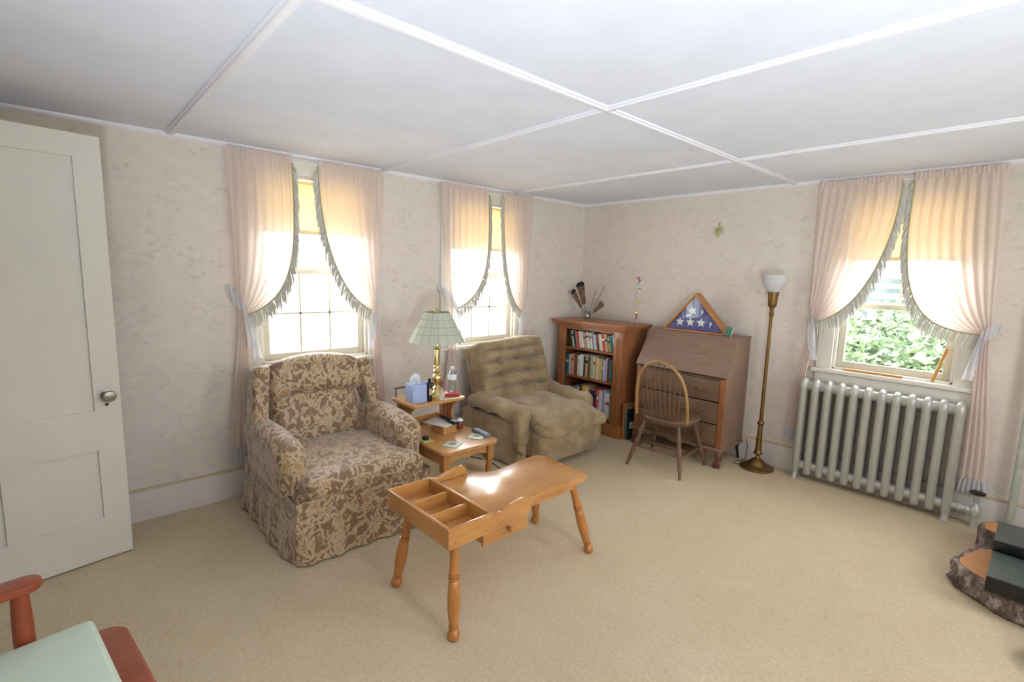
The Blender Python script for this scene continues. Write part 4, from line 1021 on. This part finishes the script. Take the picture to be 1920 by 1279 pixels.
# ------------------------------------------------------------------ bow-back windsor chair
def windsor():
    t = thing('windsor_chair', 'brown bow-back windsor chair pulled up to the desk', 'chair', (1.505, -.668, 0), math.radians(6))
    # local: faces +y, back at -y
    sz = .415
    out = []
    for i in range(40):
        a = 2*PI*i/40; r = 1.0
        x = .215*math.copysign(abs(math.cos(a))**.75, math.cos(a)); y = .205*math.copysign(abs(math.sin(a))**.8, math.sin(a)); x *= 1.0+.10*(y/.2)
        out.append((x, y))
    mb = MB(); n = 40
    lay = [(.93, sz-.045), (1.0, sz-.022), (1.0, sz-.008), (.97, sz)]
    vs_ = [(x*k, y*k, z) for k, z in lay for x, y in out]
    for k, dz in ((.8, -.008), (.55, -.016), (.25, -.016)): vs_ += [(x*k, y*k, sz+dz+.012*math.exp(-(x*k/.04)**2)*(y > 0)) for x, y in out]
    L_ = 7; fs = [(j*n+i, j*n+(i+1) % n, (j+1)*n+(i+1) % n, (j+1)*n+i) for j in range(L_-1) for i in range(n)]
    fs += [tuple(range(n-1, -1, -1)), tuple((L_-1)*n+i for i in range(n))]
    mb.add(vs_, fs).build('seat', 'windsor', t, 0, False, 50)
    lp = [(.001, 0), (.011, 0), (.016, .25), (.018, .38), (.014, .40), (.018, .42), (.019, .55), (.014, .60), (.018, .63), (.020, .75), (.013, .90), (.014, 1.0)]
    feet = [(-.225, -.235), (.215, -.24), (.235, .20), (-.245, .245)]; tops = [(-.13, -.13), (.13, -.13), (.14, .13), (-.14, .13)]
    for f, p in zip(feet, tops): MB().lathe(lp, 12, (*f, 0), (*p, sz-.03)).build('leg', 'windsor', t)
    def at(i, h): k = h/(sz-.03); return Vector((lerp(feet[i][0], tops[i][0], k), lerp(feet[i][1], tops[i][1], k), h))
    def stretcher(a, b_):
        m_ = (a+b_)/2; MB().tube([a, lerp(a, b_, .25), m_, lerp(a, b_, .75), b_], [.007, .010, .013, .010, .007], 10).build('stretcher', 'windsor', t)
    l1, l2 = at(0, .145), at(3, .145); r1, r2 = at(1, .145), at(2, .145)
    stretcher(l1, l2); stretcher(r1, r2); stretcher((l1+l2)/2, (r1+r2)/2); stretcher(at(0, .16), at(1, .16)); stretcher(at(3, .18), at(2, .18))
    # bow
    bow = []; hb = .455; w2 = .205
    def bp(a):       # a in 0..pi
        x = w2*math.cos(a)*(1.0+.10*math.sin(a)); s = math.sin(a)**.72 if math.sin(a) > 0 else 0
        z = sz-.005+hb*s; y = -.155-.075*(z-sz)/hb-.03*s*(1-abs(math.cos(a)))
        return Vector((x, y, z))
    MB().tube([bp(PI*i/36) for i in range(37)], .0115, 10).build('bow', 'windsor_bow', t)
    for i in range(9):
        u = (i-4)/4*.80; a = math.acos(max(-1, min(1, u*.93)))
        e = bp(a); bx = u*.16; b0 = Vector((bx, -.165+.02*abs(u), sz-.012))
        MB().tube([b0, lerp(b0, e, .3), lerp(b0, e, .6), e], [.0055, .0075, .006, .0045], 8).build('spindle', 'windsor', t)
windsor()

# ------------------------------------------------------------------ floor lamp
def floor_lamp():
    t = thing('torchiere_floor_lamp', 'antique brass floor lamp with white glass bowl shade', 'floor lamp', (2.012, -.168, 0))
    MB().lathe([(.001, 0), (.118, 0), (.124, .006), (.122, .016), (.105, .024), (.082, .028), (.070, .034), (.060, .052), (.045, .068), (.026, .080), (.014, .095), (.012, .11)], 32).build('base', 'oldbrass', t)
    MB().lathe([(.012, .105), (.020, .112), (.034, .122), (.034, .130), (.026, .138), (.024, .15), (.019, .28), (.016, .35), (.022, .358), (.026, .37), (.022, .382), (.014, .39), (.0125, .80), (.012, 1.20), (.016, 1.225), (.020, 1.235), (.014, 1.25), (.012, 1.265)], 18).build('pole', 'oldbrass', t)
    MB().lathe([(.012, 1.26), (.018, 1.268), (.016, 1.28), (.028, 1.292), (.032, 1.305), (.034, 1.36), (.040, 1.392), (.041, 1.40), (.034, 1.402), (.001, 1.40)], 20).build('socket_cup', 'oldbrass', t)
    MB().lathe([(.034, 1.40), (.042, 1.415), (.066, 1.44), (.080, 1.475), (.087, 1.525), (.089, 1.53), (.084, 1.528), (.076, 1.48), (.062, 1.447), (.036, 1.42)], 30, cap=False).build('glass_shade', 'milk', t)
floor_lamp()
tag(MB().tube([(1.90, -.20, .006), (1.85, -.23, .006), (1.845, -.16, .006), (1.88, -.08, .006), (1.87, -.035, .02), (1.875, -.028, .10), (1.86, -.025, .17)], .003, 6).build('lamp_cord', 'cord'), 'thin brown cord from floor lamp base to back wall', 'cord')

# ------------------------------------------------------------------ radiator
def radiator():
    t = thing('cast_iron_radiator', 'silver painted cast iron radiator below the right window', 'radiator', (2.71, -.135, 0))
    n = 12; x0, x1 = 2.275, 3.150; zt = .775; yc = -.094; hy = .058
    sec = MB(); W_ = .0245; prof = []
    for sx, sy, a0 in ((1, 1, 0), (-1, 1, 90), (-1, -1, 180), (1, -1, 270)):
        for k in range(4): a = math.radians(a0+30*k); prof.append((sx*(W_-.020)+.020*math.cos(a), sy*(hy-.024)+.024*math.sin(a)))
    lay = [(.5, .045), (.85, .052), (1, .07), (1, .70), (1.08, .735), (.85, .758), (.45, .774)]; m_ = len(prof)
    vs_ = [(a*k, b_*k, z) for k, z in lay for a, b_ in prof]
    fs = [(j*m_+i, j*m_+(i+1) % m_, (j+1)*m_+(i+1) % m_, (j+1)*m_+i) for j in range(len(lay)-1) for i in range(m_)]+[tuple(range(m_-1, -1, -1)), tuple((len(lay)-1)*m_+i for i in range(m_))]
    sec.add(vs_, fs); me = sec.mesh('section', 'radiator', 0, 45)
    hub = MB().lathe([(.026, -.042), (.034, -.028), (.036, -.012), (.036, .012), (.034, .028), (.026, .042)], 16, (0, 0, 0), (1, 0, 0)).mesh('hub', 'radiator')
    for i in range(n):
        x = lerp(x0, x1, i/(n-1)); o = bpy.data.objects.new('section', me); C.objects.link(o); o.parent = t; o.location = (x-2.71, yc+.135, 0)
        if i < n-1:
            xm = lerp(x0, x1, (i+.5)/(n-1))-2.71
            for z in (.105, .718):
                h_ = bpy.data.objects.new('hub', me if False else hub); C.objects.link(h_); h_.parent = t; h_.location = (xm, yc+.135, z)
    for x in (x0, x1):
        for s in (-1, 1):
            MB().tube([(x, yc+s*.022, .08), (x, yc+s*.036, .03), (x, yc+s*.04, 0)], [.02, .017, .021], 10).build('foot', 'radiator', t, 0, True)
    # supply valve at the right end
    v = MB().lathe([(.024, 0), (.024, .03), (.030, .032), (.030, .05), (.022, .054), (.022, .07), (.028, .072), (.028, .09), (.018, .094), (.018, .115)], 16, (x1+.02, yc, .105), (x1+1.02, yc, .105)).build('valve_union', 'radiator', t, 0, True)
    MB().lathe([(.020, 0), (.020, .07), (.027, .075), (.030, .10), (.027, .125), (.016, .14), (.012, .16), (.016, .165), (.016, .18), (.006, .185), (.006, .215)], 16, (x1+.135, yc, .0)).build('valve_body', 'radiator', t, 0, True)
    MB().lathe([(.001, 0), (.030, 0), (.038, .006), (.038, .014), (.030, .018), (.001, .018)], 20, (x1+.135, yc, .214)).build('valve_wheel', 'black', t, 0, True)
    MB().tube([(x0-.022, yc, .60), (x0-.04, yc, .60)], .008, 8).build('air_valve', 'nickel', t, 0, True)
radiator()
def riser():
    t = thing('heating_pipe', 'pale painted vertical heating pipe right of the radiator', 'pipe', (3.437, -.06, 0))
    MB().lathe([(.019, 0), (.019, H-.03)], 16).build('pipe', 'pipe', t)
    MB().lathe([(.021, 0), (.036, .001), (.034, .010), (.021, .014)], 20, cap=False).build('floor_flange', 'pipe', t)
riser()
# dowels in the window above the radiator
tag(MB().tube([(2.985, -.018, WZ[0]+.006), (3.036, -.016, 1.085)], .0095, 10).build('wooden_dowel', 'stick'), 'orange wooden stick standing slanted in window above radiator', 'stick', 'wooden sticks in the window')
tag(MB().tube([(2.49, -.022, WZ[0]+.009), (2.83, -.030, WZ[0]+.009)], .009, 10).build('wooden_dowel', 'stick'), 'wooden stick lying flat along the window sill above radiator', 'stick', 'wooden sticks in the window')
def pocket():
    t = thing('wall_pocket', 'tiny green cone ornament hanging on the back wall', 'ornament', (1.476, -.004, 1.83))
    MB().lathe([(.001, 0), (.010, .02), (.020, .055), (.024, .062), (.018, .062), (.001, .05)], 12, (0, -.024, 0)).build('cone', 'sage', t)
    for a in (-.02, .022): MB().tube([(0, -.024, .055), (a, -.028, .08), (a*1.6, -.03, .092)], [.006, .007, .002], 6).build('leaf', 'sage', t)
    MB().tube([(0, .004, .125), (0, -.012, .128), (0, -.020, .10), (0, -.024, .06)], .002, 6).build('hook', 'darkmetal', t)
pocket()

# ------------------------------------------------------------------ log slabs with black equipment
def slab(x, y, rx, ry, z1, seed, label):
    rnd = random.Random(seed); t = thing('log_slab', label, 'log slab', (x, y, 0), 0, 'log slab stands')
    n = 48; ph = [rnd.uniform(0, 6) for _ in range(4)]
    def R(a): return 1+.05*math.sin(2*a+ph[0])+.035*math.sin(5*a+ph[1])+.02*math.sin(9*a+ph[2])
    lay = [(1.0, .0, 1), (1.05, .03, 1), (1.02, .06, 1), (1.05, z1-.03, 1), (1.0, z1, 1)]
    vs_ = []
    for k, z, _ in lay:
        for i in range(n):
            a = 2*PI*i/n; rr = R(a)*(k+rnd.uniform(-.025, .025)); vs_.append((rx*rr*math.cos(a), ry*rr*math.sin(a), z))
    for k in (.95,):
        for i in range(n):
            a = 2*PI*i/n; rr = R(a)*k; vs_.append((rx*rr*math.cos(a), ry*rr*math.sin(a), z1-.001))
    L_ = len(lay)+1
    fs = [(j*n+i, j*n+(i+1) % n, (j+1)*n+(i+1) % n, (j+1)*n+i) for j in range(L_-1) for i in range(n)]+[tuple(range(n-1, -1, -1))]
    MB().add(vs_, fs).build('bark', 'bark', t, 0, False, 60)
    top = [(rx*R(2*PI*i/n)*.952*math.cos(2*PI*i/n), ry*R(2*PI*i/n)*.952*math.sin(2*PI*i/n)) for i in range(n)]
    MB().prism(top, z1-.02, z1+.002).build('cut_face', 'logtop', t, 0)
slab(3.66, -.86, .36, .33, .115, 3, 'wide bark-edged log slab under the nearer black box')
slab(3.58, -.43, .25, .13, .155, 9, 'smaller bark-edged log slab behind the wide one near pipe')
def equipment(name, x0, y0, y1, z0, h, label):
    t = thing(name, label, 'electronic box', (x0+.2, (y0+y1)/2, z0), 0, 'black electronic boxes on the log slabs')
    MB().box((-.2, -(y1-y0)/2+.008, 0.004), (.2, (y1-y0)/2, h)).build('case', 'blackbox', t, .004)
    MB().box((-.2, -(y1-y0)/2, .004), (.2, -(y1-y0)/2+.0075, h-.003)).build('front_panel', 'blackgloss', t, .002)
    for sx in (-.17, .17):
        for sy in (-.1, .1): MB().lathe([(.012, 0), (.012, .006)], 10, (sx, sy, 0)).build('foot', 'black', t)
equipment('media_box', 3.402, -1.185, -.86, .117, .075, 'black electronic box on the wide log slab, nearer one')
equipment('media_box', 3.40, -.845, -.55, .157 if False else .117, .125, 'taller black electronic box farther back, beside heating pipe')
slab(3.685, -1.42, .12, .12, .06, 14, 'small dark bark log piece at lower right edge')

# ------------------------------------------------------------------ red wooden chair with mint cushions
def rocker():
    t = thing('cushioned_wooden_armchair', 'red maple armchair with mint cushion in the near left corner', 'armchair', (1.955, -4.40, 0), math.radians(7))
    sz = .40
    fr = [(-.265, -.22), (.265, -.22), (.285, .20)]
    for i in range(9): a = math.radians(90*i/8); fr.append((.225+.06*math.cos(a), .262+.06*math.sin(a)))
    for i in range(9): a = math.radians(90+90*i/8); fr.append((-.225+.06*math.cos(a), .262+.06*math.sin(a)))
    fr.append((-.285, .20))
    MB().prism(fr, sz-.04, sz).build('seat_frame', 'redwood', t, .012)
    def fcu(a, b_, c, Q): return (Q.x, Q.y, Q.z+(.02*(1-a*a)*(1-b_*b_) if c > 0 else 0))
    cu = MB().rbox((0, .012, sz+.031), (.262, .235, .031), .018, 4, 8, fcu).build('seat_cushion', 'mint', t, 0, False, 60)
    MB().tube([(.258*math.cos(2*PI*i/60)*abs(1/max(abs(math.cos(2*PI*i/60)), abs(math.sin(2*PI*i/60)))), +.012+.231*math.sin(2*PI*i/60)*abs(1/max(abs(math.cos(2*PI*i/60)), abs(math.sin(2*PI*i/60)))), sz+.050) for i in range(61)], .004, 6).build('piping', 'mint', cu)
    for s in (-1, 1):
        MB().lathe([(.001, 0), (.016, 0), (.022, .3), (.024, .6), (.018, .9), (.018, 1)], 14, (s*.25, .22, 0), (s*.235, .20, sz-.035)).build('leg', 'redwood', t)
        MB().lathe([(.001, 0), (.016, 0), (.022, .3), (.024, .6), (.018, .9), (.018, 1)], 14, (s*.24, -.26, 0), (s*.22, -.19, sz-.035)).build('leg', 'redwood', t)
        # paddle arm
        arm = []
        for v in range(13):
            y = lerp(-.27, .115, v/12); arm.append((y, .024+.014*smooth((v/12-.45)/.4)))
        L_ = [(-w_, y) for y, w_ in arm]; R_ = [(w_, y) for y, w_ in arm]
        tip = [(.038*math.cos(a_), .115+.038*math.sin(a_)) for a_ in [PI*i/10 for i in range(1, 10)]]
        poly = R_+tip+list(reversed(L_))
        MB().prism([(x+s*.295, y) for x, y in poly], .598, .622).build('arm', 'redwood', t, .007)
        MB().tube([(s*.285, .105, sz-.02), (s*.292, .105, .50), (s*.295, .105, .60)], [.024, .023, .019], 14).build('arm_post', 'redwood', t)
        MB().tube([(s*.21, -.19, sz-.02), (s*.225, -.25, .62), (s*.225, -.31, .92)], [.018, .018, .014], 12).build('back_post', 'redwood', t)
    MB().rbox((0, -.317, .915), (.27, .014, .05), .012).build('crest_rail', 'redwood', t)
    for k in range(6):
        x = -.16+.064*k; MB().tube([(x*.95, -.195, sz-.01), (x, -.25, .64), (x, -.31, .88)], .008, 8).build('back_spindle', 'redwood', t)
    X = Matrix.Translation((0, -.20, sz+.066)) @ Matrix.Rotation(math.radians(11), 4, 'X')
    MB().rbox((0, 0.0, .19), (.20, .028, .19), .026, 4, 6, None, X).build('back_cushion', 'mint', t, 0, False, 60)
    MB().tube([(-.245, .10, .16), (.245, .10, .16)], .011, 10).build('stretcher', 'redwood', t)
rocker()

# ------------------------------------------------------------------ outside
mb = MB().box((-40, -40, -.75), (40, 60, -.65)); g = struct(mb.build('ground_outside', 'grass'))
def shrub(x, y, rx, ry, z0, h, n, seed, label):
    rnd = random.Random(seed); t = thing('garden_shrub', label, 'shrub', (x, y, -.65), 0, 'shrubs outside the radiator window')
    mb = MB(); vs_ = []; fs = []
    for i in range(n):
        while True:
            p = Vector((rnd.uniform(-1, 1), rnd.uniform(-1, 1), rnd.uniform(-1, 1)))
            if .35 < p.length < 1: break
        c = Vector((p.x*rx, p.y*ry, h/2+p.z*h/2)); c += Vector((rnd.gauss(0, .04), rnd.gauss(0, .04), rnd.gauss(0, .04)))
        a = Vector((rnd.gauss(0, 1), rnd.gauss(0, 1), rnd.gauss(0, .5))).normalized(); q = a.cross(Vector((rnd.gauss(0, 1), rnd.gauss(0, 1), rnd.gauss(0, 1)))).normalized()
        l, w_ = rnd.uniform(.06, .12), rnd.uniform(.025, .05); b0 = len(vs_)
        vs_ += [c-a*l, c+q*w_, c+a*l, c-q*w_]; fs.append((b0, b0+1, b0+2, b0+3))
    o = mb.add(vs_, fs).build('foliage', 'leaf', t); o['kind'] = 'stuff'
    for k in range(5):
        a = 2*PI*k/5; MB().tube([(0, 0, 0), (rx*.3*math.cos(a), ry*.3*math.sin(a), h*.4), (rx*.55*math.cos(a), ry*.55*math.sin(a), h*.75)], [.03, .018, .008], 6).build('stem', 'twig', t)
shrub(1.15, 3.4, .95, .8, 0, 1.85, 2600, 1, 'green leafy shrub outside, filling left of the window view')
shrub(3.1, 3.6, .95, .8, 0, 1.90, 2600, 2, 'green leafy shrub outside, filling right of the window view')
shrub(2.0, 5.6, 1.1, .9, 0, 1.9, 2000, 3, 'green leafy shrub outside, behind the gap between nearer shrubs')
shrub(-.6, 5.6, 1.1, .8, 0, 1.75, 1800, 4, 'green leafy shrub outside, far left behind the nearer shrubs')
def fence():
    t = thing('board_fence', 'grey green horizontal board fence seen beyond the shrubs', 'fence', (1.0, 8.0, -.65))
    for z in (1.72, 1.93, 2.12): MB().box((-7, 0, z), (7, .04, z+.10)).build('board', 'fenceboard', t)
    for k in range(7): MB().box((-6.5+2.1*k, .04, 0), (-6.4+2.1*k, .13, 2.24)).build('post', 'fenceboard', t)
fence()
